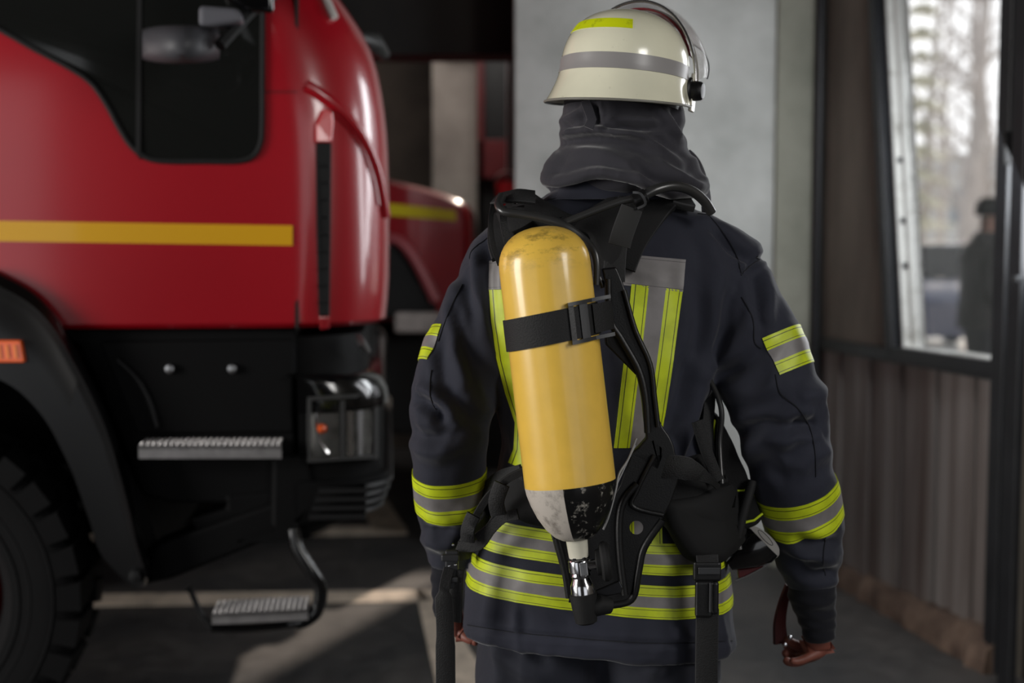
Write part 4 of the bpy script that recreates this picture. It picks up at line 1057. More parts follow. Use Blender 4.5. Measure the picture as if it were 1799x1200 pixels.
# ---- the body itself: head, neck, trunk, arms, legs and hands in one surface
V = []; E = []
def av(p, r, prev=None):
    V.append((p, r)); i = len(V)-1
    if prev is not None: E.append((prev, i))
    return i
pel = av(Vector((PX0, 2.40, .98)), (.12, .08)); ab = av(Vector((PX0, 2.40, 1.15)), (.11, .075), pel); ch = av(Vector((PX0, 2.40, 1.36)), (.125, .08), ab)
nk = av(P(1070, 330, 2.40), .05, ch); 
hd0 = P(1095, 235, 2.40); h1 = av(hd0, .058, nk); h2 = av(P(1095, 190, 2.40), (.072, .085), h1); h3 = av(P(1098, 140, 2.40), (.075, .09), h2); h4 = av(P(1100, 100, 2.40), (.06, .075), h3)
for sgn, pts in ((1, RARM), (-1, LARM)):
    sh = av(P(pts[1][0], pts[1][1]+20, 2.39), .045, ch); el = av(P(pts[5][0], pts[5][1], 2.35), .04, sh)
    if sgn > 0:
        wr = av(P(1437, 1085, 2.425), .024, el); pa = av(P(1440, 1122, 2.435), (.025, .020), wr); pm = av(P(1432, 1143, 2.45), (.03, .018), pa)
        # fingers (index farthest from the viewer, little finger nearest)
        F4 = [((1418, 1146, 2.485), (1396, 1148, 2.498), (1384, 1137, 2.495), (1378, 1128, 2.488)),
              ((1416, 1152, 2.462), (1395, 1158, 2.468), (1382, 1152, 2.464), (1377, 1142, 2.459)),
              ((1420, 1155, 2.440), (1400, 1164, 2.442), (1385, 1164, 2.438), (1377, 1158, 2.434)),
              ((1426, 1152, 2.420), (1408, 1160, 2.416), (1396, 1163, 2.412), (1387, 1160, 2.410))]
        T = ((1428, 1130, 2.47), (1408, 1136, 2.482), (1390, 1130, 2.478), (1380, 1122, 2.47))
    else:
        wr = av(P(786, 1060, 2.44), .022, el); pa = av(P(797, 1095, 2.45), (.024, .018), wr); pm = av(P(812, 1108, 2.46), (.028, .018), pa)
        F4 = [((824, 1102, 2.49), (840, 1098, 2.502), (850, 1104, 2.498), (852, 1112, 2.49)),
              ((826, 1110, 2.468), (842, 1108, 2.474), (852, 1116, 2.470), (852, 1124, 2.462)),
              ((824, 1117, 2.446), (838, 1119, 2.45), (846, 1125, 2.446), (842, 1130, 2.44)),
              ((818, 1121, 2.428), (828, 1126, 2.424), (836, 1129, 2.421), (832, 1133, 2.417))]
        T = ((806, 1098, 2.49), (820, 1092, 2.505), (832, 1090, 2.505), (842, 1094, 2.5))
    for k, fpts in enumerate(F4):
        pr = pm
        for q, (x, y, Y) in enumerate(fpts): pr = av(P(x, y, Y), [.0098, .0092, .0085, .0072][q]*(0.88 if k == 3 else 1), pr)
    pr = pa
    for q, (x, y, Y) in enumerate(T): pr = av(P(x, y, Y), [.012, .0105, .0095, .008][q], pr)
for sgn in (-1, 1):
    hp = av(Vector((PX0+sgn*.09, 2.40, .88)), .075, pel); kn = av(Vector((PX0+sgn*.118, 2.39, .48)), .055, hp); an = av(Vector((PX0+sgn*.124, 2.42, .12)), .038, kn); av(Vector((PX0+sgn*.126, 2.54, .05)), .03, an)
body = skin_body('body', V, E, M_skin, 2, fire)

# ---- protective hood under the helmet
g = MB()
rows = [(165, 1010, 1192, 2.41, .100), (185, 990, 1196, 2.41, .104), (210, 984, 1200, 2.41, .106), (235, 980, 1204, 2.40, .104), (258, 984, 1208, 2.40, .102), (275, 974, 1214, 2.40, .106),
        (295, 958, 1226, 2.395, .116), (315, 950, 1240, 2.39, .124), (330, 955, 1246, 2.385, .124), (342, 968, 1243, 2.385, .118), (350, 990, 1225, 2.385, .105)]
rr = []
for (y, L, Rr, Yc, b) in rows:
    k = max(0, min(1, (y-240)/80)); ring = pxring(y, L, Rr, Yc, b, 2.1)
    # rear hem rides up in the middle
    for p in ring:
        if p.y < Yc: p.z += k*.024*max(0, 1-abs((p.x-P(1045, y, Yc).x)/.12))
    rr.append(ring)
g.loft(rr)
hood = remeshed('hood', g, .0045, 6, M_hood)
hs_ = [([(975, 238), (1010, 232), (1060, 228), (1120, 240), (1160, 262), (1200, 290)], 7, .010), ([(985, 252), (1060, 246), (1120, 262), (1180, 300)], 9, -.004),
       ([(985, 215), (1020, 195), (1030, 180)], 6, .006), ([(1030, 182), (1038, 205), (1032, 225)], 7, .006), ([(1045, 182), (1050, 215)], 5, -.007), ([(1060, 222), (1110, 222), (1160, 226)], 6, -.012),
       ([(1160, 190), (1175, 215), (1200, 245)], 7, .007), ([(1185, 185), (1190, 215), (1205, 240)], 6, -.006), ([(985, 265), (965, 290), (955, 312)], 8, .005), ([(952, 316), (990, 316), (1050, 302), (1110, 312), (1140, 328)], 8, .009),
       ([(958, 334), (1000, 330), (1050, 322), (1100, 328), (1135, 342)], 5, -.010), ([(1140, 262), (1180, 300), (1215, 322), (1240, 330)], 9, .009), ([(1120, 290), (1160, 318), (1200, 335)], 8, -.007), ([(1000, 262), (1060, 270), (1110, 295), (1150, 330)], 8, .004),
       ([(970, 250), (985, 232), (1000, 215)], 6, -.006), ([(1210, 275), (1235, 295), (1244, 320)], 7, .006)]
sculpt(hood, hs_, .0018, 14, gain=1.15)
put_under(hood, fire)
# hanging chin strap ends below the helmet rim
MB().ribbon([P(1028, 178, 2.29), P(1034, 192, 2.285), P(1040, 210, 2.285), P(1034, 225, 2.285)], Vector((0, -1, 0)), .016, .004).build('hood_tab', M_hood, fire)

# ================================================================ HELMET
HC = P(1095, 185, 2.40)                     # centre of the rim plane
YAW = R(-24); 
helmet = thing('fire_helmet', HC, 'cream white fire helmet with grey reflective band, lime patch and raised clear visor', 'helmet')
HM = Matrix.Translation(HC) @ Matrix.Rotation(YAW, 4, 'Z') @ Matrix.Rotation(R(-3), 4, 'X') @ Matrix.Rotation(R(3), 4, 'Y')
# helmet frame: +Y = face direction, +X = wearer's right
def shell(phi, v, off=0.0):
    """phi 0 = front, clockwise seen from above to the right; v 0 rim .. 1 apex"""
    rear = max(0, -math.cos(phi)); side = abs(math.sin(phi)); front = max(0, math.cos(phi))
    a, b = .109, .136
    HT = .161; hb = .058
    zr = -.012*rear+.045*front**1.5; 
    if v < .3:
        t = v/.3; z = zr+(hb-zr)*t; fl = (1-t)**1.5*(.027*rear**.8+.007*side+.004*front); base = 1+.0*t
        rr = 1.0
    else:
        t = (v-.3)/.7; ang_ = t*math.pi/2; z = hb+(HT-hb)*math.sin(ang_)**.96; rr = max(math.cos(ang_), 1e-3)**.80; fl = 0
    ra = 1/math.sqrt((math.sin(phi)/a)**2+(math.cos(phi)/b)**2)
    r = (ra+off)*rr+fl
    return Vector((math.sin(phi)*r, math.cos(phi)*r*(1.0), z+off*(1 if v > .6 else 0)))
def sh(phi, v, off=0.0): return HM @ shell(phi, v, off)
M_helm = mat('cream_helmet_lacquer', (236, 233, 208), .22, coat=.9, coatr=.13, var=.03, vscale=20, dirt=(168, 160, 136), dscale=26, dlow=.62, dhigh=.82)
g = MB(); N = 72; vs_ = [i/30 for i in range(31)]
rings = [[sh(2*math.pi*j/N, v, -.004) for j in range(N)] for v in (.12, .06)]+[[sh(2*math.pi*j/N, v) for j in range(N)] for v in vs_]
g.loft(rings); shell_o = g.build('shell', M_helm, helmet, angle=60)
# rim bead
MB().tube([sh(2*math.pi*j/96, 0.0, .0005) for j in range(97)], .0022, 8).build('rim_bead', mat('grey_rim', (120, 118, 110), .5), helmet)
# inner liner seen under the rim
MB().loft([[HM @ Vector((math.sin(2*math.pi*j/48)*.100, math.cos(2*math.pi*j/48)*.122, z)) for j in range(48)] for z in (-.006, .06)]).build('liner', M_black, helmet)
# reflective band
def shpatch(name, p0, p1, v0, v1, m, n=40, nv=4, off=.0012):
    top = [[sh(R(p0+(p1-p0)*i/n), v0+(v1-v0)*j/nv, off) for j in range(nv+1)] for i in range(n+1)]
    g = MB(); g.grid(top); bt = [[sh(R(p0+(p1-p0)*i/n), v0+(v1-v0)*j/nv, -.001) for j in range(nv+1)] for i in range(n+1)]
    for a, b in ((top[0], bt[0]), (top[-1], bt[-1]), ([r[0] for r in top], [r[0] for r in bt]), ([r[-1] for r in top], [r[-1] for r in bt])): g.grid([a, b])
    return g.build(name, m, helmet, angle=60)
shpatch('reflective_band', 78, 282, .235, .345, mat('grey_reflective_film', (146, 143, 142), .35, var=.05), 80)
shpatch('lime_patch', 157, 230, .54, .63, mat('lime_film', (214, 226, 20), .4, dirt=(150, 160, 30), dscale=40, dlow=.55, dhigh=.7), 24)
# black edge trim over the crown, along the front opening
def opening(k, off=.0, lean=0.0):
    """arc from the right pivot over the crown to the left pivot"""
    a = math.pi*k; x = math.cos(a); h = math.sin(a)
    return HM @ Vector((x*(.121+off), .030+.035*h+lean*h, .028+h*(.150+off)))
M_clear = mat('visor_plastic', (236, 236, 236), .06, trans=1.0, ior=1.12, dirt=(150, 146, 146), dscale=14, dlow=.6, dhigh=.8)
def visor_mat():
    m = bpy.data.materials.new('scratched_clear_visor'); m.use_nodes = True; n = m.node_tree.nodes; l = m.node_tree.links
    b = n['Principled BSDF']; b.inputs['Base Color'].default_value = lin((200, 196, 196)); b.inputs['Roughness'].default_value = .12
    tc = n.new('ShaderNodeTexCoord'); nz = n.new('ShaderNodeTexNoise'); nz.inputs['Scale'].default_value = 18; nz.inputs['Detail'].default_value = 7
    l.new(tc.outputs['Object'], nz.inputs[0]); mr = n.new('ShaderNodeMapRange'); mr.inputs[1].default_value = .35; mr.inputs[2].default_value = .75; mr.inputs[3].default_value = .16; mr.inputs[4].default_value = .5
    l.new(nz.outputs[0], mr.inputs[0]); l.new(mr.outputs[0], b.inputs['Alpha'])
    return m
M_visor = visor_mat()
piv = Vector((0, .028, .030))
def vis(a, beta, rx, rr):
    """point on the arc that swings about the two pivots: a across (0 = right pivot .. pi = left), beta forward lean"""
    return HM @ (piv+Vector((math.cos(a)*rx, math.sin(a)*rr*math.sin(beta), math.sin(a)*rr*math.cos(beta))))
nphi = 48; rows = []
for j in range(15):
    t = j/14; cut = R(4+9*t)
    rows.append([vis(cut+(math.pi-2*cut)*i/nphi, R(6+50*t), .118+.012*math.sin(math.pi*t*.5), .160+.058*t) for i in range(nphi+1)])
g = MB(); g.grid(rows); vo = g.build('visor', M_visor, helmet, angle=80); sdm = vo.modifiers.new('solid', 'SOLIDIFY'); sdm.thickness = .0018
MB().tube(rows[0], .0026, 8).build('visor_edge', M_chrome, helmet)
MB().tube(rows[-1], .0011, 6).build('visor_edge', M_edge, helmet)
# added sheet coloured dark red for the reflection between shell and visor
rows2 = [[vis(R(25)+R(130)*i/30, R(8+6*j), .113, .150+.004*j) for i in range(31)] for j in range(5)]
g = MB(); g.grid(rows2); o = g.build('red_reflection_sheet', mat('dark_red_reflection', (96, 14, 24), .3, coat=.5), helmet, angle=80); q = o.modifiers.new('solid', 'SOLIDIFY'); q.thickness = .003
# crown moulding following the opening
MB().tube([opening(i/40) for i in range(41)], .0032, 8).build('opening_trim', mat('grey_trim', (150, 148, 142), .3), helmet)
for s_ in (-1, 1):
    K = HM @ Matrix.Translation(piv+Vector((s_*.112, 0, 0))) @ Matrix.Rotation(s_*R(90), 4, 'Y')
    kn = MB().lathe([(.006, .022), (.013, .021), (.016, .017), (.017, .010), (.0175, .004), (.022, .003), (.024, 0), (.022, -.006)], 28, K).build('pivot_knob', M_black, helmet)
    for k in range(8):
        a = k*math.pi/4; MB().box((0, 0, 0), (.004, .005, .014), Matrix.Rotation(a, 3, 'Z')).build('knob_grip', M_black, None)
        o = bpy.data.objects[-1] if False else None
    # bracket that carries the knob
    br = [Vector((-.010, -.036)), Vector((.010, -.036)), Vector((.014, -.005)), Vector((.010, .03)), Vector((-.006, .03)), Vector((-.010, 0))]
    pts3 = [piv+Vector((s_*.1115, q.x, q.y)) for q in br]
    MB().prism([HM @ p for p in pts3], (HM.to_3x3() @ Vector((s_*.006, 0, 0)))).build('knob_bracket', mat('pale_bracket', (196, 192, 176), .35, coat=.5), helmet, bevel=.002)
for o in [o for o in bpy.data.objects if o.name.startswith('knob_grip')]: bpy.data.objects.remove(o)

# ================================================================ BREATHING APPARATUS
CT = P(949, 398, 2.13); CB = P(1013, 946, 2.105)
ax = (CT-CB).normalized(); Lc = (CT-CB).length; Rc = .0715
app = thing('breathing_apparatus', P(1045, 900, 2.2), 'breathing apparatus with scuffed yellow air cylinder on a black harness, worn on the back', 'breathing apparatus')
# cylinder frame: z along axis (up), x to the right of the picture
zx = ax; xx = Vector((1, 0, 0)); xx = (xx-zx*xx.dot(zx)).normalized(); yy = zx.cross(xx)
CM = Matrix((( xx.x, yy.x, zx.x, CB.x), (xx.y, yy.y, zx.y, CB.y), (xx.z, yy.z, zx.z, CB.z), (0, 0, 0, 1)))
M_cyl = mat('scuffed_yellow_enamel', (240, 196, 82), .36, coat=.5, coatr=.14, var=.04, vscale=30)
def cyl_mat():
    m = M_cyl; n = m.node_tree.nodes; l = m.node_tree.links; b = n['Principled BSDF']; src = b.inputs['Base Color'].links[0].from_socket
    tc = n.new('ShaderNodeTexCoord'); sx = n.new('ShaderNodeSeparateXYZ'); l.new(tc.outputs['Object'], sx.inputs[0])
    # scuffs gather on the shoulder of the cylinder where it knocks against lockers
    zt = n.new('ShaderNodeMapRange'); zt.inputs[1].default_value = Lc-.075; zt.inputs[2].default_value = Lc-.035; l.new(sx.outputs[2], zt.inputs[0])
    zt2 = n.new('ShaderNodeMapRange'); zt2.inputs[1].default_value = Lc+.0; zt2.inputs[2].default_value = Lc-.02; l.new(sx.outputs[2], zt2.inputs[0])
    n1 = n.new('ShaderNodeTexNoise'); n1.inputs['Scale'].default_value = 26; n1.inputs['Detail'].default_value = 10; n1.inputs['Roughness'].default_value = .75
    mp = n.new('ShaderNodeMapping'); mp.inputs['Scale'].default_value = (1, 1, 2.2); l.new(tc.outputs['Object'], mp.inputs[0]); l.new(mp.outputs[0], n1.inputs[0])
    r1 = n.new('ShaderNodeMapRange'); r1.inputs[1].default_value = .50; r1.inputs[2].default_value = .64; l.new(n1.outputs[0], r1.inputs[0])
    mu = n.new('ShaderNodeMath'); mu.operation = 'MULTIPLY'; l.new(r1.outputs[0], mu.inputs[0]); l.new(zt.outputs[0], mu.inputs[1])
    mu2 = n.new('ShaderNodeMath'); mu2.operation = 'MULTIPLY'; l.new(mu.outputs[0], mu2.inputs[0]); mu2.inputs[1].default_value = .62
    n2 = n.new('ShaderNodeTexNoise'); n2.inputs['Scale'].default_value = 9; n2.inputs['Detail'].default_value = 12; n2.inputs['Roughness'].default_value = .8; l.new(tc.outputs['Object'], n2.inputs[0])
    r2 = n.new('ShaderNodeMapRange'); r2.inputs[1].default_value = .66; r2.inputs[2].default_value = .74; r2.inputs[4].default_value = .35; l.new(n2.outputs[0], r2.inputs[0])
    mxm = n.new('ShaderNodeMath'); mxm.operation = 'MAXIMUM'; l.new(mu2.outputs[0], mxm.inputs[0]); l.new(r2.outputs[0], mxm.inputs[1])
    mx = n.new('ShaderNodeMixRGB'); l.new(mxm.outputs[0], mx.inputs[0]); l.new(src, mx.inputs[1]); mx.inputs[2].default_value = lin((88, 74, 40)); l.new(mx.outputs[0], b.inputs['Base Color'])
cyl_mat()
M_cw = mat('worn_white_enamel', (196, 188, 178), .4, dirt=(96, 88, 80), dscale=22, dlow=.48, dhigh=.68)
M_cb = mat('chipped_black_enamel', (14, 14, 15), .32, dirt=(150, 146, 138), dscale=55, dlow=.57, dhigh=.63, coat=.3)
zd = .082; prof = [(.016, -.002), (.024, .0), (.034, .006), (.046, .019), (.057, .038), (.065, .058), (.0700, .076), (Rc, .088)]
g = MB(); n = 96
def ring(r, z): return [Vector((r*math.cos(2*math.pi*j/n), r*math.sin(2*math.pi*j/n), z)) for j in range(n)]
rg = [ring(r, z) for r, z in prof]+[ring(Rc, z) for z in (.10, .15, .2, .25, .3, .35, .4, Lc-.062)]
for k in range(1, 11):
    a = k/10*math.pi/2; rg.append(ring(max(Rc*math.cos(a)**.85, .001), Lc-.062+.062*math.sin(a)**.95))
g.loft(rg)
# material split: quarter fields on the lower dome
fi = 0
for i in range(len(rg)-1):
    for j in range(n):
        ang_ = (2*math.pi*(j+.5)/n) % (2*math.pi)
        if i < 7: g.m[fi] = 2 if (ang_ > R(258) or ang_ < R(78)) else 1
        fi += 1
g.m[fi] = 1
cyl = g.build('air_cylinder', [M_cyl, M_cw, M_cb], None, angle=50); cyl.parent = app
cyl.matrix_parent_inverse = ROOT[app.name].inverted(); cyl.matrix_basis = CM
def cpart(mb, name, m, parent=None, **k):          # parts modelled in the cylinder's frame, then baked to world
    mb.v = [tuple(CM @ Vector(v)) for v in mb.v]
    return mb.build(name, m, parent or app, **k)
# neck, valve, knob at the bottom
cpart(MB().lathe([(.015, -.03), (.0155, -.028), (.017, -.002), (.022, .004)], 28), 'cylinder_neck', mat('ivory_enamel', (222, 218, 200), .35, coat=.3))
cpart(MB().lathe([(.0135, -.031), (.0165, -.033), (.0175, -.036), (.0175, -.052), (.0150, -.054), (.0165, -.058), (.0135, -.062), (.0165, -.070), (.0185, -.074), (.0185, -.092), (.016, -.094)][::-1], 28), 'valve_body', M_chrome)
cpart(MB().lathe([(.0152, -.028), (.0165, -.0285), (.0165, -.034), (.0152, -.035)][::-1], 6), 'valve_nut', M_chrome)
cpart(MB().box((.005, -.018, -.046), (.012, .004, .02)), 'valve_tag', M_steel, smooth=False, bevel=.001)
hw = MB(); hc = Vector((.036, -.005, -.040))
for k in range(12):
    a0 = 2*math.pi*k/12
hw.tube([hc+Vector((.004, .024*math.cos(2*math.pi*k/24), .024*math.sin(2*math.pi*k/24))) for k in range(25)], .008, 8)
hw.lathe([(.004, -.012), (.02, -.01), (.022, .004), (.008, .012)], 20, Matrix.Translation(hc) @ Matrix.Rotation(R(90), 4, 'Y'))
cpart(hw, 'hand_wheel', M_rubber)
cpart(MB().tube([(.012, -.004, -.042), (.036, -.005, -.042)], .009, 12), 'valve_spindle', M_chrome)
cpart(MB().lathe([(.012, -.135), (.017, -.132), (.019, -.118), (.021, -.098), (.0215, -.088), (.017, -.086)], 24).tube([(.01, -.0, -.112), (.026, .0, -.108), (.040, .006, -.112)], [.014, .016, .013], 12), 'rubber_bumper', M_rubber)
cpart(MB().prism([Vector(p) for p in ((.02, .012, -.088), (.06, .012, -.076), (.064, .012, -.088), (.06, .012, -.097), (.022, .012, -.10))], (0, .008, 0)), 'pressure_coupling', mat('dark_metal', (60, 60, 62), .3, metal=.9), smooth=False, bevel=.002)
# strap round the cylinder with buckle
sz = .333
g = MB(); rows = []
tilt = .085
for k in range(73):
    a = 2*math.pi*k/72; c, s_ = math.cos(a), math.sin(a); zz = sz+tilt*c*Rc*1.0
    rows.append([Vector((c*(Rc+o_), s_*(Rc+o_), zz+h)) for o_, h in ((.0008, -.0235), (.0035, -.0245), (.0035, .0245), (.0008, .0235))])
g.loft(rows, caps=False); cpart(g, 'cylinder_strap', M_web, angle=60)
def onc(x, z, off):      # point on the side of the cylinder that faces the viewer
    x = max(-Rc*.995, min(Rc*.995, x)); return Vector((x, -math.sqrt(Rc*Rc-x*x)-off, z))
bz = lambda x: sz+tilt*x
M_buck = mat('dark_grey_buckle', (62, 63, 65), .38, metal=.3)
for dz in (-.029, .029):
    pts_ = [onc(x, bz(x)+dz*1.0, .008) for x in (.026, .036, .046, .056, .064)]+[Vector((.082, -.036, bz(.08)+dz)), Vector((.094, -.030, bz(.09)+dz))]
    rings = []
    for p in pts_: rings.append([p+Vector((0, a, b)) for a, b in ((-.004, -.0028), (.006, -.0028), (.006, .0028), (-.004, .0028))])
    cpart(MB().loft(rings), 'buckle_frame', M_buck, angle=40)
for x0, x1, m_ in ((.026, .034, M_black), (.043, .056, mat('grey_buckle_bar', (92, 93, 95), .35, metal=.3))):
    cpart(MB().loft([[onc(x, bz(x)-.027, .007), onc(x, bz(x)+.027, .007), onc(x, bz(x)+.027, .002), onc(x, bz(x)-.027, .002)] for x in (x0, (x0+x1)/2, x1)]), 'buckle_bar', m_, angle=60)
cpart(MB().loft([[p+Vector((0, 0, -.022)), p+Vector((0, 0, .022)), p+Vector((0, .005, .022)), p+Vector((0, .005, -.022))] for p in [Vector((.064, -.045, bz(.064))), Vector((.078, -.034, bz(.078))), Vector((.096, -.01, bz(.096)))]]), 'strap_tail', M_web, angle=60)

# ---- back plate: moulded black frame between cylinder and back
YB = 2.215
def plate(pts, name, m, y0=YB, depth=.03, bevel=.006, par=None, hole=None, y1=None):
    """pts in px; y0 at the top point, y1 at the bottom one"""
    ys = [p[1] for p in pts]; a, b = min(ys), max(ys); y1 = y1 if y1 is not None else y0
    poly = [P(x, y, y0+(y1-y0)*(y-a)/(b-a)) for x, y in pts]
    return MB().prism(poly, (0, depth, 0)).build(name, m, par or app, smooth=True, angle=30, bevel=bevel)
st = smooth_poly(V2([(1070, 472), (1078, 520), (1082, 566), (1100, 600), (1126, 640), (1140, 690), (1146, 740), (1150, 770)]), 5)
st2 = smooth_poly(V2([(1190, 800), (1178, 770), (1160, 740), (1152, 690), (1146, 640), (1122, 590), (1106, 530), (1086, 476), (1078, 470)]), 5)
lp = [(p.x-12 if p.y < 560 else p.x-14, p.y) for p in st]
plate(lp+[(1110, 800), (1160, 830), (1190, 815)]+[(p.x, p.y) for p in st2[3:]], 'backplate_strut', M_black, 2.195, .022, .008)
# raised rib on the strut
def rib(pts, r, Y, name='backplate_rib', m=None):
    q = [P(p.x, p.y, Y) for p in smooth_poly(V2(pts), 6)]; return MB().tube(q, r, 10).build(name, m or M_black, app)
rib([(1068, 490), (1072, 560), (1092, 596), (1122, 650), (1134, 700), (1138, 760)], .006, 2.190)
rib([(1096, 510), (1116, 580), (1142, 640), (1150, 700), (1156, 750)], .0045, 2.192)
plate([(1062, 590), (1078, 583), (1118, 640), (1128, 672), (1118, 660), (1064, 606)], 'strut_gusset', M_black, 2.205, .02, .004)
# lower shield with the round hole: ring of polygons round the hole
outl = [(1112, 792), (1150, 768), (1180, 800), (1196, 830), (1180, 880), (1164, 912), (1130, 962), (1122, 1000), (1112, 1052), (1080, 1064), (1050, 1062), (1000, 1052), (985, 1000), (968, 940), (975, 910), (1040, 905), (1074, 880), (1090, 850)]
hc_ = (1118, 927); nh = 36; mb = MB(); o_pts = []
cc = Vector(hc_ + (0,))
def cast(poly, c, a):
    d = Vector((math.cos(a), math.sin(a), 0)); best = None
    for i in range(len(poly)):
        p = Vector(poly[i]+(0,)); q = Vector(poly[(i+1) % len(poly)]+(0,)); e = q-p; den = d.x*e.y-d.y*e.x
        if abs(den) < 1e-9: continue
        t = ((p.x-c.x)*e.y-(p.y-c.y)*e.x)/den; s_ = ((p.x-c.x)*d.y-(p.y-c.y)*d.x)/den
        if t > 0 and -1e-6 <= s_ <= 1+1e-6 and (best is None or t < best): best = t
    return c+d*best
angs = sorted(set([2*math.pi*k/nh for k in range(nh)]+[math.atan2(y-cc.y, x-cc.x) % (2*math.pi) for x, y in outl]))
f_in, f_out, b_in, b_out = [], [], [], []
Ysh = 2.195
for a in angs:
    pi_ = cc+Vector((math.cos(a), math.sin(a), 0))*12; po = cast(outl, cc, a)
    f_in.append(P(pi_.x, pi_.y, Ysh)); f_out.append(P(po.x, po.y, Ysh)); b_in.append(P(pi_.x, pi_.y, Ysh+.02)); b_out.append(P(po.x, po.y, Ysh+.02))
mb.grid([f_in, f_out, b_out, b_in, f_in], closed=True)
mb.build('backplate_shield', M_black, app, angle=30, bevel=.003)
rib([(1098, 1045), (1090, 980), (1088, 920), (1096, 880), (1120, 850)], .006, 2.19)
rib([(1000, 1050), (992, 1000), (978, 945)], .006, 2.19)
rib([(1000, 1052), (1050, 1062), (1085, 1062), (1112, 1050), (1122, 1004), (1132, 962), (1164, 914)], .006, 2.195)
rib([(1150, 800), (1120, 860), (1112, 890), (1165, 905)], .004, 2.19)
# upper yoke: padded centre piece and the two shoulder straps
def padded(pts, name, m=M_pad, off=.006, th=.02, sub=2):
    """soft pad on the back following the jacket"""
    c = Vector((sum(x for x, y in pts)/len(pts), sum(y for x, y in pts)/len(pts), 0)); g = MB()
    sm = smooth_poly(V2(pts), 4, closed=True); rings = []
    for f, h in ((1.0, .0), (1.0, .5), (.93, .9), (.7, 1.0), (.35, 1.05), (.03, 1.05)):
        r = []
        for p in sm:
            q = c+(p-c)*f; hit, nr = on_jacket(q.x, q.y, off+th*h); r.append(hit)
        rings.append(r)
    g.loft(rings); return g.build(name, m, app, angle=60)
padded([(1005, 405), (1040, 372), (1090, 352), (1128, 356), (1120, 400), (1102, 440), (1085, 478), (1070, 490), (1050, 460), (1030, 420)], 'yoke_pad', off=.004, th=.022)
padded([(880, 345), (930, 345), (965, 366), (1010, 388), (1050, 400), (1040, 430), (1000, 420), (940, 400), (900, 420), (878, 390)], 'yoke_pad', off=.004, th=.018)
def jstrap(pts, width, name, m=M_web, off=.008, th=.005, par=None, edge=True):
    sm = smooth_poly(V2([(p[0], p[1]) for p in pts]), 5); ps = []; ns = []
    for p in sm:
        h, nr = on_jacket(p.x, p.y, off); ps.append(h); ns.append(nr)
    for _ in range(3):
        ps = [ps[0]]+[(ps[i-1]+ps[i]*2+ps[i+1])/4 for i in range(1, len(ps)-1)]+[ps[-1]]
        ns = [ns[0]]+[(ns[i-1]+ns[i]*2+ns[i+1]).normalized() for i in range(1, len(ns)-1)]+[ns[-1]]
    return MB().ribbon(ps, ns, width, th).build(name, m, par or app, angle=50)
jstrap([(1090, 470), (1105, 430), (1140, 380), (1180, 350), (1222, 340)], .052, 'shoulder_strap', M_pad, .012, .012)
jstrap([(1078, 500), (1082, 440), (1088, 400), (1104, 366)], .036, 'yoke_webbing', M_web, .024, .004)
jstrap([(905, 352), (890, 380), (885, 420), (890, 455)], .048, 'shoulder_strap', M_pad, .012, .012)
# free-standing ribbon helper with given distances
def fstrap(pts, width, name, m=M_web, th=.004, nrm=Vector((0, -1, 0)), par=None):
    ps = smooth_poly([P(x, y, Y) for x, y, Y in pts], 5); return MB().ribbon(ps, nrm, width, th).build(name, m, par or app, angle=50)
fstrap([(870, 350, 2.30), (905, 344, 2.27), (940, 347, 2.27)], .03, 'strap_loop', M_web, .006, Vector((0, -.7, .7)))
fstrap([(866, 362, 2.27), (862, 390, 2.25), (866, 430, 2.235), (878, 465, 2.225)], .008, 'strap_edge', M_pad, .01)
fstrap([(893, 430, 2.22), (885, 395, 2.23), (884, 365, 2.25)], .012, 'strap_edge', M_web, .008)
fstrap([(1088, 432, 2.198), (1094, 410, 2.2), (1110, 366, 2.212)], .036, 'strap_patch', mat('grey_strap_patch', (38, 38, 38), .8), .006)
# hoses
def hose(pts, r, name='air_hose', m=None):
    q = smooth_poly([P(x, y, Y) for x, y, Y in pts], 7); return MB().tube(q, r, 14).build(name, m or mat('grey_rubber_hose', (44, 44, 44), .3, spec=.7), app)
hose([(882, 345, 2.27), (876, 360, 2.24), (886, 372, 2.225), (915, 376, 2.22), (955, 384, 2.215), (990, 396, 2.21), (1024, 420, 2.21), (1046, 450, 2.20), (1048, 500, 2.20)], .0072)
hose([(990, 392, 2.215), (1040, 372, 2.215), (1090, 354, 2.215), (1124, 347, 2.215)], .0062)
hose([(1124, 348, 2.215), (1150, 334, 2.22), (1182, 327, 2.235), (1212, 334, 2.255), (1236, 352, 2.27), (1250, 374, 2.28)], .0084)
MB().lathe([(.0085, -.012), (.0115, -.011), (.0115, .011), (.0085, .012)], 16, Matrix.Translation(P(1124, 348, 2.215)) @ Matrix.Rotation(R(65), 4, 'Y')).build('hose_clip', M_black, app)
fstrap([(1112, 338, 2.20), (1126, 341, 2.196), (1134, 358, 2.20), (1120, 366, 2.205)], .004, 'clip_hook', M_buck, .003)
hose([(1060, 505, 2.2), (1046, 470, 2.2), (1040, 440, 2.21)], .0045)
# thin cable running from the shield beside the cylinder
hose([(1118, 770, 2.185), (1104, 806, 2.18), (1088, 832, 2.17), (1082, 860, 2.16), (1070, 905, 2.16), (1060, 930, 2.165)], .0018, 'grey_cable', mat('pale_grey_cable', (150, 150, 150), .4))
hose([(1116, 782, 2.188), (1098, 820, 2.18), (1084, 850, 2.172)], .0014, 'grey_cable', MATS['pale_grey_cable'])
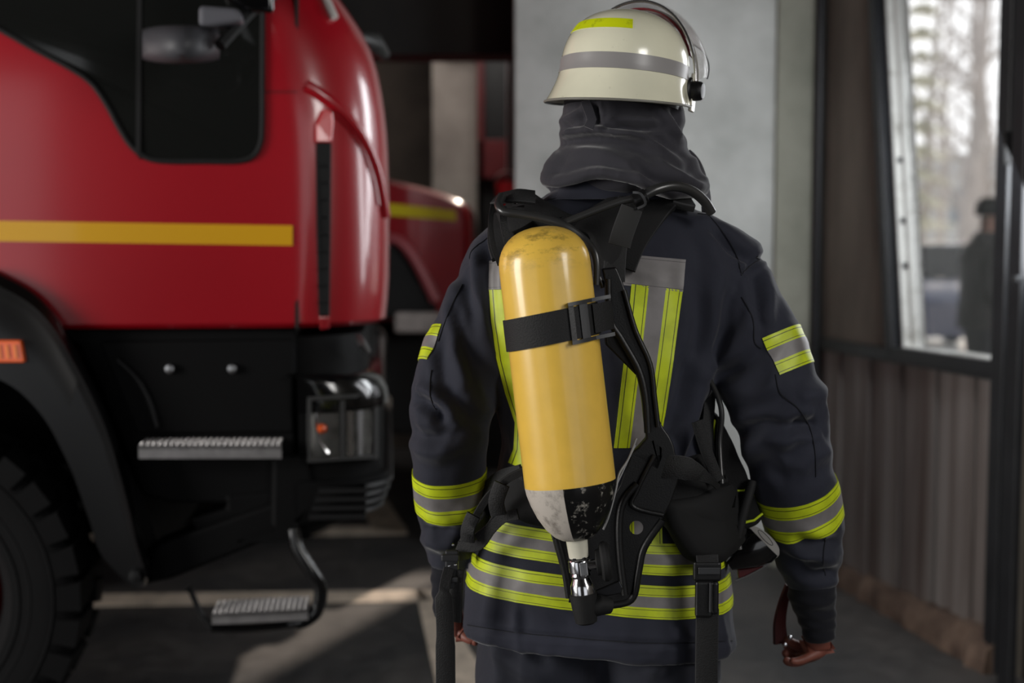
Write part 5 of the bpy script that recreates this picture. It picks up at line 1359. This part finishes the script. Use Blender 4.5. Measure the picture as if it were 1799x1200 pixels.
# waist belt: left webbing with loops
jstrap([(930, 830), (890, 850), (852, 890), (822, 925), (800, 965)], .036, 'waist_belt', M_web, .022, .006)
fstrap([(935, 822, 2.20), (895, 840, 2.215), (862, 868, 2.24), (840, 900, 2.26), (822, 940, 2.29)], .012, 'belt_edge', M_pad, .012)
fstrap([(882, 850, 2.205), (872, 880, 2.21), (876, 905, 2.215)], .026, 'belt_loop', M_web, .005, Vector((-.2, -1, .1)))
fstrap([(832, 905, 2.24), (822, 930, 2.245), (822, 952, 2.25)], .024, 'belt_loop', M_web, .005, Vector((-.3, -1, .1)))
fstrap([(806, 960, 2.28), (840, 958, 2.262), (862, 930, 2.245), (884, 910, 2.23), (910, 903, 2.22)], .018, 'belt_lacing', M_web, .005, Vector((-.2, -1, .1)))
fstrap([(880, 896, 2.235), (862, 925, 2.245), (838, 945, 2.26)], .016, 'belt_lacing', M_web, .005)
padded([(880, 838), (925, 818), (975, 840), (985, 900), (960, 925), (900, 905), (870, 880)], 'hip_pad', off=.004, th=.02)
# left buckle and hanging strap
g = MB(); g.box(P(794, 1000, 2.265), (.022, .012, .065)); g.box(P(791, 980, 2.258), (.03, .01, .012)); g.box(P(790, 1018, 2.258), (.03, .01, .010))
g.build('side_buckle', M_buck, app, smooth=False, bevel=.003)
for px_, py_ in ((796, 957), (789, 994), (800, 992)): MB().lathe([(.0005, .004), (.0022, .003), (.0026, 0), (.0022, -.003)], 10, Matrix.Translation(P(px_, py_, 2.252)) @ Matrix.Rotation(R(90), 4, 'X')).build('rivet', M_chrome, app)
fstrap([(800, 1000, 2.262), (797, 1040, 2.262), (796, 1092, 2.265)], .030, 'strap_end', M_web, .005, Vector((-.3, -1, 0)))
fstrap([(789, 998, 2.258), (780, 1040, 2.25), (782, 1100, 2.25), (783, 1200, 2.25), (784, 1330, 2.26)], [.018]*6+[.03]*6+[.033]*9, 'hanging_strap', M_web, .004)
# right hip pad, strap, buckle
padded([(1150, 812), (1190, 800), (1230, 812), (1262, 830), (1275, 860), (1268, 905), (1250, 950), (1225, 985), (1195, 975), (1170, 930), (1140, 900), (1130, 850)], 'hip_pad', off=.006, th=.03)
padded([(1148, 880), (1188, 868), (1240, 850), (1280, 852), (1292, 885), (1284, 930), (1258, 968), (1240, 988), (1218, 990), (1190, 975), (1170, 940)], 'hip_pad', mat('dull_black_nylon', (9, 9, 10), .8), off=.02, th=.03)
fstrap([(1153, 822, 2.2), (1185, 820, 2.195), (1215, 826, 2.20), (1245, 842, 2.22), (1262, 856, 2.25)], [.038]*10+[.033, .03, .026, .022, .018, .014, .012, .01, .01, .01, .01], 'waist_belt', M_web, .005, Vector((.15, -1, .1)))
fstrap([(1243, 1005, 2.215), (1243, 990, 2.212), (1242, 975, 2.215)], .036, 'belt_webbing', M_web, .005)
bq = P(1243, 1035, 2.215)
g = MB(); g.box(P(1242, 1003, 2.215), (.046, .014, .034)); g.box(P(1236, 1052, 2.215), (.028, .014, .062)); g.box(P(1256, 1050, 2.213), (.012, .012, .056))
g.build('buckle', M_black, app, smooth=False, bevel=.005)
MB().box(P(1246, 1003, 2.205), (.036, .004, .012)).build('buckle_ridge', M_buck, app, smooth=False, bevel=.0015)
MB().box(P(1248, 1050, 2.2045), (.004, .006, .05)).build('buckle_ridge', M_buck, app, smooth=False, bevel=.0015)
fstrap([(1243, 1070, 2.222), (1242, 1120, 2.225), (1241, 1200, 2.23), (1240, 1330, 2.24)], .038, 'hanging_strap', M_web, .004)
# side strap and hose running down at the waist, right
hose([(1247, 668, 2.30), (1262, 700, 2.31), (1268, 730, 2.31), (1264, 780, 2.31), (1268, 850, 2.29)], .0048, 'hip_hose')
fstrap([(1225, 740, 2.245), (1240, 790, 2.25), (1262, 845, 2.26)], .02, 'side_strap', M_web, .004, Vector((.3, -1, 0)))
fstrap([(1240, 650, 2.33), (1245, 700, 2.33), (1242, 770, 2.32), (1256, 840, 2.31)], .022, 'side_strap', M_web, .01, Vector((.3, -1, 0)))

# ================================================================ pouch, lung demand mask and strap at the right hip
pouch = thing('hip_pouch', P(1300, 900, 2.33), 'black hip pouch with lime piping hanging behind the right forearm', 'pouch')
g = MB(); pr = smooth_poly(V2([(1258, 730), (1285, 770), (1300, 805), (1312, 830), (1322, 860), (1335, 895), (1340, 915), (1322, 930), (1280, 935), (1262, 900), (1255, 820)]), 4, closed=True)
rings = []
for dy, f in ((0, .90), (.006, .97), (.02, 1.0), (.07, 1.0), (.08, .95)):
    c = Vector((1295, 850, 0)); rings.append([P(c.x+(p.x-c.x)*f, c.y+(p.y-c.y)*f, 2.33)+Vector((0, dy, 0)) for p in pr])
g.loft(rings); g.build('pouch_body', M_pad, pouch, angle=60)
M_pipe = mat('lime_piping', (200, 220, 40), .5)
MB().tube([P(x, y, 2.327) for x, y in ((1268, 864), (1300, 862), (1322, 860))], .0018, 8).build('piping', M_pipe, pouch)
MB().tube([P(x, y, 2.327) for x, y in ((1300, 920), (1325, 914), (1340, 902))], .0022, 8).build('piping', M_pipe, pouch)
MB().prism([P(x, y, 2.335) for x, y in ((1252, 735), (1264, 742), (1286, 792), (1278, 790), (1255, 790))], (0, .01, 0)).build('lime_flap', mat('lime_fabric', (196, 214, 34), .6), pouch, smooth=False, bevel=.002)
MB().tube([P(x, y, Y) for x, y, Y in ((1322, 845, 2.32), (1312, 880, 2.31), (1302, 915, 2.30), (1296, 945, 2.30))], .0085, 12).build('pouch_hose', M_rubber, pouch)
lamp = thing('hand_lamp', P(1320, 960, 2.34), 'black hand lamp with a white oval cap hanging at the right hip', 'lamp')
c0 = P(1340, 953, 2.35); axl = (P(1352, 935, 2.33)-P(1300, 985, 2.37)).normalized()
q = axl.to_track_quat('Z', 'X').to_matrix().to_4x4()
LMx = Matrix.Translation(c0) @ q @ Matrix.Diagonal((1.0, 1.0, 1, 1))
# outline from the picture as a swept solid: body narrows to lower left
rings = []
for (x, y, ra, rb, a) in ((1275, 985, 20, 26, -55), (1290, 975, 32, 30, -55), (1310, 965, 40, 34, -52), (1328, 957, 42, 34, -48), (1340, 950, 38, 32, -45)):
    c = P(x, y, 2.36); u = Vector((math.cos(R(a)), 0, math.sin(R(a)))); v = Vector((0, 1, 0))
    rings.append([c+u*(ra/1015*math.cos(2*math.pi*j/28))+v*(rb/1015*math.sin(2*math.pi*j/28)) for j in range(28)])
MB().loft(rings).build('lamp_body', M_blackgloss, lamp, angle=60)
rings = []
for k, (dx, f) in enumerate(((0, .98), (3, .97), (8, .85), (11, .6), (12.5, .3), (13, .02))):
    c = P(1336+dx*.75, 953-dx*.65, 2.352-dx*.0004); u = Vector((math.cos(R(-38)), -.1, math.sin(R(-38)))).normalized(); v = Vector((.25, -.35, .9)).normalized()
    rings.append([c+u*(40/1015*f*math.cos(2*math.pi*j/32))+v*(17/1015*f*math.sin(2*math.pi*j/32)) for j in range(32)])
MB().loft(rings).build('lamp_cap', mat('off_white_cap', (214, 210, 204), .35, coat=.3), lamp, angle=60)
cq = P(1344, 944, 2.335)
MB().tube([cq+Vector((.016*math.cos(a)*.8, -.004, -.012*math.cos(a)+.006*math.sin(a))) for a in [2*math.pi*k/28 for k in range(29)]], .0006, 6).build('cap_ring', M_black, lamp)
MB().prism([P(x, y, 2.352) for x, y in ((1296, 1000), (1330, 985), (1342, 996), (1316, 1012), (1298, 1018))], (0, .01, 0)).build('red_label', mat('dark_red_plastic', (70, 10, 15), .4), lamp, smooth=False, bevel=.001)
MB().tube([P(x, y, 2.35) for x, y in ((1292, 1020), (1312, 1012), (1345, 995), (1362, 980))], .0016, 8).build('wire_clip', M_steel, lamp)
MB().tube([P(x, y, 2.33) for x, y in ((1292, 912), (1298, 930), (1296, 945), (1300, 965))], .004, 8).build('snap_hook', M_steel, lamp)
# strap held in the right hand
gl = thing('leather_strap', P(1372, 1080, 2.47), 'dark red leather strap with metal studs held in the right hand', 'strap')
q = smooth_poly([P(1386, 1028, 2.47), P(1376, 1060, 2.475), P(1370, 1095, 2.478), P(1372, 1130, 2.478)], 5)
MB().ribbon(q, Vector((.2, -1, 0)), [.012+.016*i/(len(q)-1) for i in range(len(q))], .008).build('strap', mat('oxblood_leather', (84, 24, 24), .6, var=.2), gl, angle=50)
for x, y in ((1388, 1120), (1379, 1133)): MB().lathe([(.0005, .004), (.004, .003), (.005, 0), (.004, -.003)], 12, Matrix.Translation(P(x, y, 2.462)) @ Matrix.Rotation(R(90), 4, 'X')).build('stud', M_chrome, gl)

# ================================================================ MAN OUTSIDE
YM = 10.6; mx_ = P(1728, 417, YM).x
man = thing('person', (mx_, YM, 0), 'man in a dark coat and black knit cap standing outside the window', 'person')
V = []; E = []
pel = av(Vector((mx_, YM, .95)), (.15, .11)); ab = av(Vector((mx_, YM, 1.12)), (.14, .1), pel); ch = av(Vector((mx_, YM, 1.36)), (.17, .11), ab); nk = av(Vector((mx_+.02, YM, 1.50)), .055, ch)
h1 = av(Vector((mx_+.04, YM, 1.58)), .075, nk); h2 = av(Vector((mx_+.045, YM, 1.66)), .09, h1); h3 = av(Vector((mx_+.04, YM, 1.73)), .065, h2); 
av(Vector((mx_+.13, YM, 1.62)), .014, h2)
for s_ in (-1, 1):
    sh_ = av(Vector((mx_+.02, YM+s_*.2, 1.40)), .055, ch); el = av(Vector((mx_-.02, YM+s_*.24, 1.12)), .045, sh_); wr = av(Vector((mx_+.08, YM+s_*.22, .92)), .032, el); ha = av(Vector((mx_+.11, YM+s_*.21, .84)), (.035, .02), wr)
    for k in range(4): a_ = av(Vector((mx_+.10+.018*k, YM+s_*.2, .785)), .010, ha); av(Vector((mx_+.105+.018*k, YM+s_*.185, .745)), .008, a_)
    a_ = av(Vector((mx_+.145, YM+s_*.185, .83)), .011, ha); av(Vector((mx_+.155, YM+s_*.175, .79)), .009, a_)
    hp = av(Vector((mx_, YM+s_*.09, .88)), .085, pel); kn = av(Vector((mx_+.02, YM+s_*.1, .48)), .06, hp); an = av(Vector((mx_-.02, YM+s_*.1, .1)), .045, kn); av(Vector((mx_+.12, YM+s_*.1, .04)), .04, an)
skin_body('body', V, E, mat('outdoor_skin', (196, 150, 132), .6), 2, man)
M_coat = mat('dark_grey_coat', (62, 60, 60), .9, var=.2)
g = MB().loft([superring(mx_+dx, YM, z, a, b, 28, 2.2) for z, dx, a, b in ((.78, 0, .17, .24), (.95, 0, .165, .235), (1.15, 0, .15, .22), (1.32, 0, .165, .24), (1.42, .01, .14, .22), (1.49, .015, .09, .12), (1.53, .02, .085, .09))])
for s_ in (-1, 1):
    g.tube([(mx_, YM+s_*.18, 1.41), (mx_-.01, YM+s_*.24, 1.26), (mx_-.02, YM+s_*.255, 1.12), (mx_+.03, YM+s_*.24, 1.0), (mx_+.08, YM+s_*.225, .91)], [.085, .08, .072, .062, .052], 14)
o = remeshed('coat', g, .015, 5, M_coat); o.data.polygons.foreach_set('use_smooth', [True]*len(o.data.polygons)); put_under(o, man)
g = MB()
for s_ in (-1, 1): g.loft([superring(mx_+dx, YM+s_*.1, z, a, a, 20, 2) for z, dx, a in ((.95, 0, .11), (.7, .01, .1), (.48, .02, .08), (.25, 0, .072), (.1, -.02, .07))])
g.build('trousers', mat('charcoal_trousers', (48, 50, 58), .9), man)
for s_ in (-1, 1): MB().loft([superring(mx_+dx, YM+s_*.1, z, a, .052, 20, 2.4) for z, dx, a in ((0, .05, .15), (.04, .05, .15), (.08, .02, .11), (.13, -.02, .07))]).build('shoe', M_rubber, man)
MB().lathe([(.101, 1.655), (.104, 1.68), (.1, 1.72), (.085, 1.765), (.05, 1.795), (.005, 1.802)], 24, Matrix.Translation((mx_+.036, YM, 0))).build('knit_cap', mat('black_wool', (26, 27, 30), .95, bump=.5), man)
